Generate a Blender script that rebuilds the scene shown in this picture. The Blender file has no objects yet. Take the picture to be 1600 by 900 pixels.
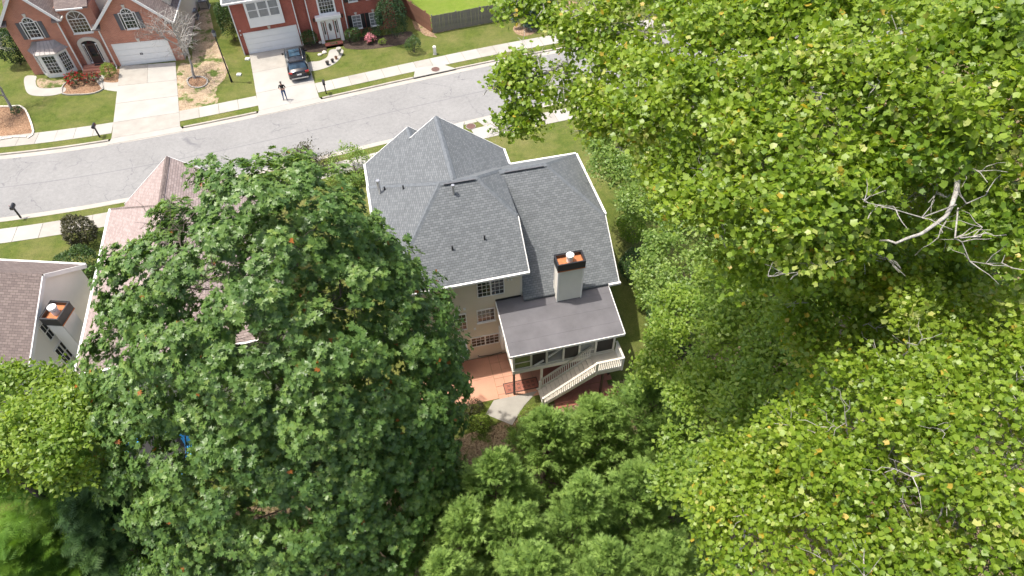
import bpy, math, random
import numpy as np
from mathutils import Vector, Matrix

# ------------------------------------------------------------------ camera, world, sun, exposure
SC = bpy.context.scene
COL = SC.collection
F, CAMH = 1067.0, 34.0
_n = np.array([(820 - 800) / F, -(1370 - 450) / F, -1.0]); _n /= np.linalg.norm(_n)
_up = -_n; _fw = np.array([0, 0, -1.0])
_yw = _fw - _up * _fw.dot(_up); _yw /= np.linalg.norm(_yw)
RW = np.array([np.cross(_yw, _up), _yw, _up])          # world = RW @ camera
cam = bpy.data.objects.new('camera', bpy.data.cameras.new('camera'))
COL.objects.link(cam)
cam.data.sensor_width = 36.0
cam.data.lens = 36.0 * F / 1600.0
cam.data.clip_start = 0.2
cam.data.clip_end = 2000.0
cam.matrix_world = Matrix.Translation((0, 0, CAMH)) @ Matrix([list(r) for r in RW]).to_4x4()
SC.camera = cam

PSI = math.radians(12.5)
CU, SU = math.cos(PSI), math.sin(PSI)
# shadows fall 0.33 m along the house and 0.11 m towards its rear per metre of height
_sh = Vector((0.33 * CU + 0.11 * SU, 0.33 * SU - 0.11 * CU, -1.0)).normalized()
SUN_EL = math.asin(-_sh.z)
SUN_AZ = math.atan2(-_sh.x, -_sh.y)                     # from +Y towards +X
sun = bpy.data.objects.new('sun', bpy.data.lights.new('sun', 'SUN'))
COL.objects.link(sun)
sun.data.energy = 2.9
sun.data.angle = math.radians(0.6)
sun.data.color = (1.0, 0.95, 0.86)
sun.rotation_euler = _sh.to_track_quat('-Z', 'Y').to_euler()
sun.location = (-20, 20, 60)
W = bpy.data.worlds.new('World'); SC.world = W; W.use_nodes = True
_nt = W.node_tree
_bg = _nt.nodes['Background']
_sky = _nt.nodes.new('ShaderNodeTexSky'); _sky.sky_type = 'NISHITA'; _sky.sun_disc = False
_sky.air_density = 1.0; _sky.dust_density = 5.0; _sky.ozone_density = 0.6
_sky.sun_elevation = SUN_EL; _sky.sun_rotation = SUN_AZ
_nt.links.new(_sky.outputs[0], _bg.inputs[0]); _bg.inputs[1].default_value = 0.15
SC.view_settings.view_transform = 'Standard'
SC.view_settings.look = 'None'
SC.view_settings.gamma = 1.0
SC.view_settings.use_curve_mapping = False
SC.view_settings.exposure = 0.8
SC.cycles.max_bounces = 6
SC.cycles.transparent_max_bounces = 8

rng = np.random.default_rng(7)
random.seed(7)


def ray(px, py):
    return RW @ np.array([(px - 800) / F, -(py - 450) / F, -1.0])


def at(px, py, z):
    d = ray(px, py); t = (z - CAMH) / d[2]
    return Vector((d[0] * t, d[1] * t, z))


def dep(px, py, t):
    d = ray(px, py) * t
    return Vector((d[0], d[1], CAMH + d[2]))


def hw(u, v, z=0.0):
    """house frame (u along the rear wall, v towards the street) to world"""
    return Vector((u * CU - v * SU, u * SU + v * CU, z))


def huv(x, y):
    return x * CU + y * SU, -x * SU + y * CU


def sstep(a, b, x):
    t = min(1, max(0, (x - a) / (b - a)))
    return t * t * (3 - 2 * t)


PATIO = -2.6


def gz(x, y):
    """ground height"""
    u, v = huv(x, y)
    z = 0.12 + (PATIO - 0.14) * (1 - sstep(26.0, 38.5, v))
    z -= 2.2 * (1 - sstep(2.0, 19.5, v))
    return z


# ------------------------------------------------------------------ mesh helpers
OFF = {}


class MB:
    def __init__(s):
        s.v = []; s.f = []

    def add(s, vs, fs):
        n = len(s.v)
        s.v += [tuple(p) for p in vs]
        s.f += [tuple(i + n for i in f) for f in fs]
        return s

    def box(s, x0, x1, y0, y1, z0, z1):
        if x0 > x1: x0, x1 = x1, x0
        if y0 > y1: y0, y1 = y1, y0
        if z0 > z1: z0, z1 = z1, z0
        return s.add([(x0, y0, z0), (x1, y0, z0), (x1, y1, z0), (x0, y1, z0), (x0, y0, z1), (x1, y0, z1), (x1, y1, z1), (x0, y1, z1)],
                     [(3, 2, 1, 0), (4, 5, 6, 7), (0, 1, 5, 4), (1, 2, 6, 5), (2, 3, 7, 6), (3, 0, 4, 7)])

    def bar(s, a, b, w, h, up=(0, 0, 1)):
        a = Vector(a); b = Vector(b); d = (b - a).normalized(); up = Vector(up)
        x = d.cross(up)
        if x.length < 1e-4: x = d.cross(Vector((0, 1, 0)))
        x.normalize(); y = x.cross(d)
        x *= w / 2; y *= h / 2
        vs = [p + q for p in (a, b) for q in (-x - y, x - y, x + y, -x + y)]
        return s.add(vs, [(0, 1, 2, 3), (7, 6, 5, 4), (0, 4, 5, 1), (1, 5, 6, 2), (2, 6, 7, 3), (3, 7, 4, 0)])

    def poly(s, pts):
        return s.add(pts, [tuple(range(len(pts)))])

    def slab(s, pts, th):
        """polygon (counter-clockwise from above) with thickness th below it"""
        n = len(pts)
        lo = [(p[0], p[1], p[2] - th) for p in pts]
        return s.add(list(pts) + lo, [tuple(range(n)), tuple(range(2 * n - 1, n - 1, -1))] + [(i, n + i, n + (i + 1) % n, (i + 1) % n) for i in range(n)])

    def prism_y(s, pts, y0, y1):
        """polygon in x,z extruded along y"""
        n = len(pts)
        return s.add([(p[0], y0, p[1]) for p in pts] + [(p[0], y1, p[1]) for p in pts],
                     [tuple(range(n)), tuple(range(2 * n - 1, n - 1, -1))] + [(i, n + i, n + (i + 1) % n, (i + 1) % n) for i in range(n)])

    def tube(s, pts, rad, n=6, cap=True):
        pts = [Vector(p) for p in pts]
        if not isinstance(rad, (list, tuple)): rad = [rad] * len(pts)
        rings = []
        for i, p in enumerate(pts):
            d = (pts[min(i + 1, len(pts) - 1)] - pts[max(i - 1, 0)])
            if d.length < 1e-6: d = Vector((0, 0, 1))
            d.normalize()
            a = d.cross(Vector((0, 0, 1)) if abs(d.z) < .9 else Vector((1, 0, 0))).normalized(); b = d.cross(a)
            rings.append([p + (a * math.cos(2 * math.pi * k / n) + b * math.sin(2 * math.pi * k / n)) * rad[i] for k in range(n)])
        vs = [q for r in rings for q in r]; fs = []
        for i in range(len(pts) - 1):
            for k in range(n):
                fs.append((i * n + k, i * n + (k + 1) % n, (i + 1) * n + (k + 1) % n, (i + 1) * n + k))
        if cap:
            fs.append(tuple(range(n - 1, -1, -1))); fs.append(tuple(range((len(pts) - 1) * n, len(pts) * n)))
        return s.add(vs, fs)

    def cyl(s, c, r0, r1, z0, z1, n=14):
        return s.tube([(c[0], c[1], z0), (c[0], c[1], z1)], [r0, r1], n)

    def split(s, name, mat, parent):
        """every separate piece as an object of its own"""
        par = list(range(len(s.v)))

        def find(i):
            while par[i] != i: par[i] = par[par[i]]; i = par[i]
            return i
        for f in s.f:
            for i in f[1:]: par[find(i)] = find(f[0])
        grp = {}
        for f in s.f: grp.setdefault(find(f[0]), []).append(f)
        for fs in grp.values():
            m_ = MB(); us_ = sorted({i for f in fs for i in f}); mp = {o: n for n, o in enumerate(us_)}
            m_.v = [s.v[i] for i in us_]; m_.f = [tuple(mp[i] for i in f) for f in fs]
            m_.build(name, mat, parent)

    def build(s, name, mat, parent=None, smooth=False, off=None, loc=None):
        me = bpy.data.meshes.new(name)
        o_ = off if off is not None else OFF.get(parent.name if parent else None, Vector((0, 0, 0)))
        V = np.array(s.v, dtype=float)
        if loc is not None: o_ = Vector(loc)
        V2 = V - np.array(o_)
        me.from_pydata(V2.tolist(), [], s.f)
        # uv in metres: along the face's level direction and up its slope
        uvl = me.uv_layers.new(name='UVMap')
        me.update()
        uv = np.zeros((len(me.loops), 2))
        for p in me.polygons:
            n = p.normal
            t = Vector((-n.y, n.x, 0))
            if t.length < 0.05: t = Vector((1, 0, 0))
            t.normalize(); b = n.cross(t)
            for li in p.loop_indices:
                q = me.vertices[me.loops[li].vertex_index].co
                uv[li] = (q.dot(t), q.dot(b))
        uvl.data.foreach_set('uv', uv.ravel())
        if smooth:
            me.polygons.foreach_set('use_smooth', [True] * len(me.polygons))
        me.materials.append(mat)
        o = bpy.data.objects.new(name, me); COL.objects.link(o)
        if parent:
            o.parent = parent
            OFF[o.name] = Vector(o_)
        elif loc is not None:
            o.location = loc
        return o


def tag(o, label=None, cat=None, group=None, kind=None):
    if label: o['label'] = label
    if cat: o['category'] = cat
    if group: o['group'] = group
    if kind: o['kind'] = kind
    return o


def thing(name, label, cat, loc, rotz=0.0, group=None, off=None):
    o = bpy.data.objects.new(name, None); COL.objects.link(o)
    o.empty_display_size = 0.3
    o.location = loc; o.rotation_euler = (0, 0, rotz)
    OFF[o.name] = Vector(off) if off is not None else Vector((0, 0, 0))
    return tag(o, label, cat, group)


def struct(name, mb, mat, label=None, smooth=False, kind='structure'):
    o = mb.build(name, mat, None, smooth)
    return tag(o, label, None, None, kind)


def copy_tree(o, parent=None):
    c = o.copy(); COL.objects.link(c); c.parent = parent
    for ch in o.children: copy_tree(ch, c)
    return c


# ------------------------------------------------------------------ materials
def nmat(name):
    m = bpy.data.materials.new(name); m.use_nodes = True
    nt = m.node_tree
    return m, nt, nt.nodes['Principled BSDF'], lambda t: nt.nodes.new(t), nt.links.new


def coord(N, L, kind='Object', scale=None):
    tc = N('ShaderNodeTexCoord')
    if scale is None: return tc.outputs[kind]
    mp = N('ShaderNodeMapping'); mp.inputs['Scale'].default_value = scale
    L(tc.outputs[kind], mp.inputs[0]); return mp.outputs[0]


def mixc(N, L, fac, a, b, mode='MIX'):
    m = N('ShaderNodeMix'); m.data_type = 'RGBA'; m.blend_type = mode
    for s, x in ((m.inputs[0], fac), (m.inputs[6], a), (m.inputs[7], b)):
        if hasattr(x, 'is_linked'): L(x, s)
        elif isinstance(x, (int, float)): s.default_value = x
        else: s.default_value = (*x, 1)
    return m.outputs[2]


def ramp(N, L, fac, stops):
    r = N('ShaderNodeValToRGB'); e = r.color_ramp.elements
    while len(e) < len(stops): e.new(0.5)
    for k, (p, c) in enumerate(stops):
        e[k].position = p; e[k].color = (*c, 1) if not isinstance(c, (int, float)) else (c, c, c, 1)
    L(fac, r.inputs[0]); return r.outputs[0]


def noise(N, L, co, scale, detail=4, rough=.55, dist=0):
    n = N('ShaderNodeTexNoise'); n.inputs['Scale'].default_value = scale; n.inputs['Detail'].default_value = detail
    n.inputs['Roughness'].default_value = rough; n.inputs['Distortion'].default_value = dist
    L(co, n.inputs['Vector']); return n.outputs[0]


def bump(N, L, B, h, strength=.3, dist=.02):
    b = N('ShaderNodeBump'); b.inputs['Strength'].default_value = strength; b.inputs['Distance'].default_value = dist
    L(h, b.inputs['Height']); L(b.outputs[0], B.inputs['Normal'])


def plain(name, c, rough=.6, var=.18, scale=3.0, metal=0.0, spec=.5, fine=40, bmp=.15):
    """paint, concrete, metal: base colour with blotches and fine grain"""
    m, nt, B, N, L = nmat(name)
    co = coord(N, L)
    a = noise(N, L, co, scale, 5)
    f = noise(N, L, co, fine, 3)
    lo = [x * (1 - var) for x in c]; hi = [min(1, x * (1 + var)) for x in c]
    col = ramp(N, L, a, [(.3, lo), (.7, hi)])
    col = mixc(N, L, .25, col, ramp(N, L, f, [(.3, lo), (.7, hi)]))
    L(col, B.inputs['Base Color'])
    B.inputs['Roughness'].default_value = rough; B.inputs['Metallic'].default_value = metal
    B.inputs['Specular IOR Level'].default_value = spec
    if bmp: bump(N, L, B, f, bmp, .01)
    return m


def shingle(name, light, dark, w=.30, h=.145, mort=.12, mixd=.5):
    m, nt, B, N, L = nmat(name)
    uv = coord(N, L, 'UV')
    br = N('ShaderNodeTexBrick'); L(uv, br.inputs['Vector'])
    br.inputs['Color1'].default_value = (0, 0, 0, 1); br.inputs['Color2'].default_value = (1, 1, 1, 1)
    br.inputs['Mortar'].default_value = (.5, .5, .5, 1)
    br.inputs['Scale'].default_value = 1.0; br.inputs['Brick Width'].default_value = w; br.inputs['Row Height'].default_value = h
    br.inputs['Mortar Size'].default_value = .012; br.inputs['Mortar Smooth'].default_value = .3
    tabs = ramp(N, L, br.outputs[0], [(.15, dark), (.5, [(a + b) / 2 for a, b in zip(light, dark)]), (.62, light), (1, [x * 1.12 for x in light])])
    big = noise(N, L, coord(N, L), .55, 4)
    g = noise(N, L, coord(N, L), 60, 2)
    col = mixc(N, L, .32, tabs, ramp(N, L, big, [(.3, [x * .8 for x in light]), (.7, [x * 1.12 for x in light])]))
    col = mixc(N, L, .35, col, ramp(N, L, g, [(.25, [x * .6 for x in dark]), (.75, [x * 1.35 for x in light])]))
    sh = mixc(N, L, br.outputs['Fac'], (1, 1, 1), (1 - mort * 4, 1 - mort * 4, 1 - mort * 4))
    col = mixc(N, L, 1.0, col, sh, 'MULTIPLY')
    L(col, B.inputs['Base Color']); B.inputs['Roughness'].default_value = .85
    B.inputs['Specular IOR Level'].default_value = .35
    sep = N('ShaderNodeSeparateXYZ'); L(uv, sep.inputs[0])
    md = N('ShaderNodeMath'); md.operation = 'MODULO'; L(sep.outputs[1], md.inputs[0]); md.inputs[1].default_value = h
    ad = N('ShaderNodeMath'); ad.operation = 'MULTIPLY_ADD'; L(br.outputs[0], ad.inputs[0]); ad.inputs[1].default_value = .06
    L(md.outputs[0], ad.inputs[2])
    iv = N('ShaderNodeMath'); iv.operation = 'MULTIPLY'; L(ad.outputs[0], iv.inputs[0]); iv.inputs[1].default_value = -1
    bump(N, L, B, iv.outputs[0], .55, .12)
    return m


def brickmat(name, c1, c2, mortar):
    m, nt, B, N, L = nmat(name)
    uv = coord(N, L, 'UV')
    br = N('ShaderNodeTexBrick'); L(uv, br.inputs['Vector'])
    br.inputs['Color1'].default_value = (*c1, 1); br.inputs['Color2'].default_value = (*c2, 1); br.inputs['Mortar'].default_value = (*mortar, 1)
    br.inputs['Scale'].default_value = 1; br.inputs['Brick Width'].default_value = .21; br.inputs['Row Height'].default_value = .075
    br.inputs['Mortar Size'].default_value = .009
    n = noise(N, L, coord(N, L), .9, 5)
    col = mixc(N, L, 1.0, br.outputs[0], ramp(N, L, n, [(.25, (.78, .76, .76)), (.75, (1.15, 1.12, 1.1))]), 'MULTIPLY')
    L(col, B.inputs['Base Color']); B.inputs['Roughness'].default_value = .85
    bump(N, L, B, br.outputs['Fac'], -.4, .01)
    return m


def grassmat(name, a, b, dry, dryamt=.5):
    m, nt, B, N, L = nmat(name)
    co = coord(N, L)
    n1 = noise(N, L, co, .35, 6, .6); n2 = noise(N, L, co, 2.2, 5, .65); n3 = noise(N, L, co, 22, 4, .7)
    col = mixc(N, L, ramp(N, L, n2, [(.3, 0), (.7, 1)]), a, b)
    col = mixc(N, L, ramp(N, L, n1, [(.48 - .1 * dryamt, 0), (.72, dryamt)]), col, dry)
    n4 = noise(N, L, co, .9, 7, .7, .6)
    col = mixc(N, L, ramp(N, L, n4, [(.56, 0), (.72, dryamt)]), col, [x * .9 for x in dry])
    col = mixc(N, L, 1.0, col, ramp(N, L, n3, [(.25, .45), (.75, 1.45)]), 'MULTIPLY')
    L(col, B.inputs['Base Color']); B.inputs['Roughness'].default_value = .9; B.inputs['Specular IOR Level'].default_value = .15
    bump(N, L, B, n3, .9, .06)
    return m


def litter(name, cols, scale=14.0, green=None):
    m, nt, B, N, L = nmat(name)
    co = coord(N, L)
    vo = N('ShaderNodeTexVoronoi'); vo.inputs['Scale'].default_value = scale; L(co, vo.inputs['Vector'])
    sep = N('ShaderNodeSeparateColor'); L(vo.outputs['Color'], sep.inputs[0])
    st = [(i / max(1, len(cols) - 1), c) for i, c in enumerate(cols)]
    col = ramp(N, L, sep.outputs[0], st)
    if green:
        col = mixc(N, L, ramp(N, L, noise(N, L, co, .8, 6, .7), [(.5, 0), (.6, 1)]), col, mixc(N, L, noise(N, L, co, 9, 3), [x * .6 for x in green], green))
    big = noise(N, L, co, .6, 5)
    col = mixc(N, L, 1.0, col, ramp(N, L, big, [(.25, .65), (.75, 1.2)]), 'MULTIPLY')
    L(col, B.inputs['Base Color']); B.inputs['Roughness'].default_value = .95; B.inputs['Specular IOR Level'].default_value = .1
    bump(N, L, B, vo.outputs['Distance'], .6, .05)
    return m


def asphalt():
    m, nt, B, N, L = nmat('weathered_asphalt')
    co = coord(N, L)
    a = noise(N, L, co, .25, 6, .6); f = noise(N, L, co, 30, 3, .8); g2 = noise(N, L, co, 3.5, 6, .75)
    col = ramp(N, L, a, [(.3, (.205, .203, .2)), (.7, (.27, .267, .262))])
    col = mixc(N, L, .4, col, ramp(N, L, f, [(.3, (.12, .119, .117)), (.7, (.35, .347, .34))]))
    col = mixc(N, L, 1.0, col, ramp(N, L, g2, [(.3, (.86, .86, .86)), (.7, (1.1, 1.1, 1.09))]), 'MULTIPLY')
    warp = N('ShaderNodeVectorMath'); warp.operation = 'MULTIPLY_ADD'
    nz = N('ShaderNodeTexNoise'); nz.inputs['Scale'].default_value = .9; nz.inputs['Detail'].default_value = 5; L(co, nz.inputs['Vector'])
    L(nz.outputs[1], warp.inputs[0]); warp.inputs[1].default_value = (1.6, 1.6, 0); L(co, warp.inputs[2])
    vo = N('ShaderNodeTexVoronoi'); vo.feature = 'DISTANCE_TO_EDGE'; vo.inputs['Scale'].default_value = .34; L(warp.outputs[0], vo.inputs['Vector'])
    cr = ramp(N, L, vo.outputs['Distance'], [(0, 1), (.011, 0)])
    keep = ramp(N, L, noise(N, L, co, .33, 3), [(.42, 0), (.55, .75)])
    k = N('ShaderNodeMath'); k.operation = 'MULTIPLY'; L(cr, k.inputs[0]); L(keep, k.inputs[1])
    col = mixc(N, L, k.outputs[0], col, (.12, .12, .13))
    # seam between the two paving passes, from the sheet's own across-street coordinate
    uv = coord(N, L, 'UV'); sep = N('ShaderNodeSeparateXYZ'); L(uv, sep.inputs[0])
    sm = N('ShaderNodeMath'); sm.operation = 'SUBTRACT'; L(sep.outputs[1], sm.inputs[0]); sm.inputs[1].default_value = 3.55
    ab = N('ShaderNodeMath'); ab.operation = 'ABSOLUTE'; L(sm.outputs[0], ab.inputs[0])
    col = mixc(N, L, ramp(N, L, ab.outputs[0], [(.02, .6), (.05, 0)]), col, (.13, .13, .14))
    L(col, B.inputs['Base Color']); B.inputs['Roughness'].default_value = .9; B.inputs['Specular IOR Level'].default_value = .3
    bump(N, L, B, f, .25, .01)
    return m


def glassmat(name, c=(.02, .026, .03), rough=.06):
    m, nt, B, N, L = nmat(name)
    n = noise(N, L, coord(N, L), 1.3, 3)
    L(ramp(N, L, n, [(.35, [x * .5 for x in c]), (.7, [x * 1.7 for x in c])]), B.inputs['Base Color'])
    B.inputs['Roughness'].default_value = rough; B.inputs['Specular IOR Level'].default_value = .7
    return m


def leafmat(name, stops, trans=.34, rough=.42, spec=.5, transcol=None):
    m, nt, B, N, L = nmat(name)
    at_ = N('ShaderNodeAttribute'); at_.attribute_name = 'tint'
    col = ramp(N, L, at_.outputs['Fac'], stops)
    L(col, B.inputs['Base Color']); B.inputs['Roughness'].default_value = rough; B.inputs['Specular IOR Level'].default_value = spec
    tr = N('ShaderNodeBsdfTranslucent')
    tc = mixc(N, L, 1.0, col, transcol or (1.5, 1.45, .55), 'MULTIPLY')
    L(tc, tr.inputs[0])
    mx = N('ShaderNodeMixShader'); mx.inputs[0].default_value = trans
    L(B.outputs[0], mx.inputs[1]); L(tr.outputs[0], mx.inputs[2])
    L(mx.outputs[0], nt.nodes['Material Output'].inputs[0])
    return m


def barkmat(name, a, b):
    m, nt, B, N, L = nmat(name)
    co = coord(N, L, 'Object', (6, 6, 1.5))
    n = noise(N, L, co, 3, 6, .7)
    L(ramp(N, L, n, [(.35, a), (.65, b)]), B.inputs['Base Color']); B.inputs['Roughness'].default_value = .9
    bump(N, L, B, n, .6, .03)
    return m


M = dict(
    lawn=grassmat('lawn_grass', (.07, .105, .018), (.125, .15, .03), (.21, .19, .075), .65),
    yard=grassmat('fenced_yard_grass', (.13, .2, .022), (.18, .24, .035), (.24, .25, .08), .3),
    forest=litter('leaf_litter', [(.10, .065, .04), (.2, .14, .085), (.3, .23, .14), (.14, .1, .06)], 12, (.07, .1, .02)),
    dirt=litter('bare_soil', [(.26, .19, .12), (.36, .28, .19), (.42, .33, .23), (.31, .23, .15)], 10, (.12, .17, .04)),
    mulch=litter('bark_mulch', [(.13, .08, .05), (.26, .15, .09), (.36, .24, .15), (.19, .11, .07)], 16),
    straw=litter('pine_straw', [(.2, .13, .08), (.33, .22, .14), (.4, .3, .2), (.24, .15, .1)], 14, (.12, .15, .04)),
    darkmulch=litter('dark_mulch', [(.04, .03, .026), (.09, .07, .055), (.07, .05, .04)], 16),
    asphalt=asphalt(),
    conc=plain('concrete', (.355, .34, .31), .85, .1, .8, fine=25),
    conc2=plain('old_concrete', (.325, .305, .27), .85, .14, 1.2, fine=25),
    gutterc=plain('gutter_concrete', (.37, .345, .3), .85, .14, .9, fine=20),
    kerb=plain('kerb_concrete', (.36, .33, .29), .9, .2, 1.4, fine=20),
    iron=plain('rusty_iron', (.15, .085, .07), .7, .25, 8, metal=.4),
    dark=plain('dark_void', (.012, .012, .013), .9, .2, bmp=0),
    roof=shingle('grey_shingles', (.165, .178, .188), (.095, .105, .113), .24, .14),
    ridge=plain('grey_ridge_cap', (.13, .145, .16), .85, .25, 5, fine=50),
    roof_pink=shingle('rosy_shingles', (.37, .3, .28), (.25, .19, .175)),
    roof_brown=shingle('brown_shingles', (.2, .16, .145), (.11, .085, .08)),
    membrane=plain('grey_roll_roofing', (.125, .12, .13), .8, .22, 1.0, fine=60, bmp=.1),
    white=plain('white_paint', (.78, .77, .74), .5, .04, 2, fine=30, bmp=.05),
    cream=plain('cream_siding', (.64, .59, .5), .6, .04, 1.5, fine=30, bmp=.05),
    beige=plain('beige_siding', (.7, .605, .465), .6, .05, 1.5, fine=30, bmp=.05),
    chase=plain('pale_siding', (.68, .66, .6), .6, .05, 1.5, fine=30, bmp=.05),
    stucco=plain('cream_stucco', (.8, .765, .69), .85, .04, 1.0, fine=35, bmp=.2),
    brick1=brickmat('salmon_brick', (.44, .15, .09), (.53, .2, .125), (.5, .36, .28)),
    brick2=brickmat('deep_red_brick', (.32, .062, .042), (.4, .09, .058), (.4, .22, .17)),
    stone=plain('cast_stone', (.58, .54, .47), .8, .1, 2),
    patio=plain('stained_patio', (.52, .27, .18), .75, .16, .7, fine=18, bmp=.1),
    paver=plain('red_paver', (.33, .125, .085), .85, .2, 2, fine=22),
    glass=glassmat('window_glass'),
    glass_warm=glassmat('curtained_glass', (.07, .05, .035), .1),
    glass_blue=glassmat('tinted_glass', (.03, .06, .09), .05),
    blind=plain('blind_behind_glass', (.2, .21, .21), .12, .2, 3, spec=.7, bmp=0),
    screen=plain('dark_insect_screen', (.025, .023, .022), .7, .2, 2, bmp=0),
    screen_green=plain('green_reflection_glass', (.10, .16, .05), .12, .35, 2.5, spec=.8, bmp=0),  # green reflection put into the pane's base colour
    curtain=plain('grey_curtain', (.3, .3, .285), .8, .2, 4),
    greytrim=plain('grey_shutter', (.1, .1, .11), .6, .1, 2),
    blacktrim=plain('black_shutter', (.02, .02, .022), .5, .1, 2),
    copper=plain('grey_metal_roof', (.26, .235, .225), .5, .2, 2, metal=.15),
    brown=plain('dark_brown_paint', (.06, .035, .03), .5, .15, 3),
    tread=plain('pale_tread', (.66, .61, .53), .8, .1, 2, fine=25),
    deck=plain('weathered_deck', (.56, .52, .45), .8, .12, 2, fine=25),
    deckdark=plain('dark_riser', (.16, .14, .12), .8, .12, 2, fine=25),  # risers coloured much darker than the treads to set the steps apart
    rust=plain('rusted_metal', (.44, .16, .06), .7, .3, 4, metal=.2),
    blackmetal=plain('black_metal', (.018, .018, .02), .4, .15, 3),
    steel=plain('galvanised_steel', (.55, .55, .55), .35, .12, 4, metal=.8),
    paintw=plain('white_enamel', (.8, .8, .78), .3, .03, 3, bmp=0),
    carpaint=plain('black_car_paint', (.012, .013, .016), .16, .08, 2, spec=.8, bmp=0),
    rubber=plain('tyre_rubber', (.02, .02, .02), .85, .1, 6),
    alloy=plain('alloy_rim', (.4, .4, .41), .3, .1, 6, metal=.9),
    redlamp=plain('red_lamp_lens', (.35, .015, .012), .15, .1, 6, bmp=0),
    chrome=plain('bumper_trim', (.42, .43, .44), .25, .08, 3, metal=.8, bmp=0),
    plate=plain('number_plate', (.75, .75, .72), .4, .04, 6, bmp=0),
    fence_grey=plain('grey_weathered_pine', (.2, .18, .155), .9, .3, 2.2, fine=18),
    fence_brown=plain('brown_fence_boards', (.26, .13, .085), .9, .28, 2.2, fine=18),
    skin=plain('skin', (.5, .3, .22), .55, .06, 8, bmp=0),
    shirt=plain('black_cotton', (.014, .014, .015), .9, .1, 6),
    jeans=plain('blue_denim', (.035, .085, .2), .9, .25, 9),
    hair=plain('greying_hair', (.09, .085, .07), .8, .2, 20),
    shoe=plain('dark_shoe', (.02, .02, .025), .6, .1, 6),
    blue=plain('blue_vinyl_pad', (.02, .26, .62), .4, .12, 3),
    mesh_black=plain('trampoline_mesh', (.015, .015, .017), .8, .1, 4),
    bark=barkmat('brown_bark', (.05, .04, .03), (.15, .12, .095)),
    bark_grey=barkmat('pale_grey_bark', (.18, .165, .15), (.42, .4, .37)),
    bark_bare=barkmat('lichen_grey_bark', (.2, .185, .165), (.46, .44, .4)),
    bark_red=barkmat('reddish_bark', (.07, .045, .035), (.2, .13, .1)),
    oak=leafmat('oak_leaf', [(0, (.065, .135, .035)), (.5, (.115, .21, .048)), (.9, (.2, .31, .075)), (.985, (.24, .32, .07)), (1, (.38, .14, .03))], .36, .38, .42),
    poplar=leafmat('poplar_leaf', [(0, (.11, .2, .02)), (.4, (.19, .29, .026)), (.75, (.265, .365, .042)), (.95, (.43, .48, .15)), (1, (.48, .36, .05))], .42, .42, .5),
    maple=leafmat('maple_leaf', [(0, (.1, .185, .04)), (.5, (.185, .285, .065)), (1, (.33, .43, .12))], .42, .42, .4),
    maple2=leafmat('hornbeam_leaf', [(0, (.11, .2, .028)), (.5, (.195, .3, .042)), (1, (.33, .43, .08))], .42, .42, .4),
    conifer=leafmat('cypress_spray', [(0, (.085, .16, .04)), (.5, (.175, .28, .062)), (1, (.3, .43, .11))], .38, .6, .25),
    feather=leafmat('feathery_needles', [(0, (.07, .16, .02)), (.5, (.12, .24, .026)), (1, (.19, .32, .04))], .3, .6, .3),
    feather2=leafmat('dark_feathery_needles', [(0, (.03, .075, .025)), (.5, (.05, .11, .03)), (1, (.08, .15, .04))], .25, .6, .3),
    shrub=leafmat('shrub_leaf', [(0, (.022, .055, .016)), (.5, (.045, .095, .022)), (1, (.09, .15, .03))], .22, .45, .4),
    holly=leafmat('holly_leaf', [(0, (.012, .035, .015)), (.5, (.025, .06, .02)), (1, (.05, .1, .03))], .18, .5, .25),
    limes=leafmat('lime_shrub_leaf', [(0, (.1, .17, .02)), (.5, (.16, .25, .03)), (1, (.25, .34, .05))], .3, .5, .4),
    bronze=leafmat('bronze_shrub_leaf', [(0, (.035, .04, .02)), (.5, (.07, .07, .035)), (1, (.12, .11, .05))], .22, .5, .4),
    bluespruce=leafmat('blue_green_needles', [(0, (.03, .07, .05)), (.5, (.06, .11, .085)), (1, (.11, .17, .13))], .2, .6, .3),
    redfl=leafmat('red_petal', [(0, (.3, .015, .02)), (1, (.55, .05, .05))], .3, .6, .3, (1.2, .6, .6)),
    pinkfl=leafmat('pink_petal', [(0, (.5, .16, .2)), (1, (.75, .38, .4))], .3, .6, .3, (1.1, .8, .8)),
    dry=leafmat('dry_orange_leaf', [(0, (.3, .09, .02)), (1, (.45, .16, .03))], .25, .6, .3, (1.2, .8, .5)),
    pot=plain('dark_pot', (.03, .035, .05), .5, .2, 6),
    terra=plain('terracotta', (.35, .15, .08), .8, .15, 6),
)

# ------------------------------------------------------------------ ground, street, kerbs, pavements
def ground():
    xs = np.concatenate([np.linspace(-220, -60, 12, endpoint=False), np.linspace(-60, 45, 106), np.linspace(60, 220, 11)])
    ys = np.concatenate([np.linspace(-120, -10, 10, endpoint=False), np.linspace(-10, 48, 59), np.linspace(52, 90, 12), np.linspace(110, 260, 8)])
    mb = MB()
    for y in ys:
        for x in xs:
            u, v = huv(x, y)
            mb.v.append((x, y, gz(x, y) - 0.2 * sstep(20, 27, v) - .01))
    nx = len(xs)
    for j in range(len(ys) - 1):
        for i in range(nx - 1):
            a = j * nx + i
            mb.f.append((a, a + 1, a + nx + 1, a + nx))
    return struct('ground', mb, M['forest'], 'leaf-strewn ground under the trees', True)


ground()

FARP = [(-40.7, 44.1), (-35.9, 44.8), (-32.5, 45.7), (-25.3, 47.5), (-20.9, 49.2), (-16.3, 51.2), (-10.9, 52.8), (-4.7, 55.1), (-1.8, 56.1), (6.6, 58.7)]
_c = np.polyfit([p[0] for p in FARP], [p[1] for p in FARP], 3)


def far_y(x):
    x0, x1 = -42.0, 6.0
    xc = min(x1, max(x0, x))
    return float(np.polyval(_c, xc) + np.polyval(np.polyder(_c), xc) * (x - xc))


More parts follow.
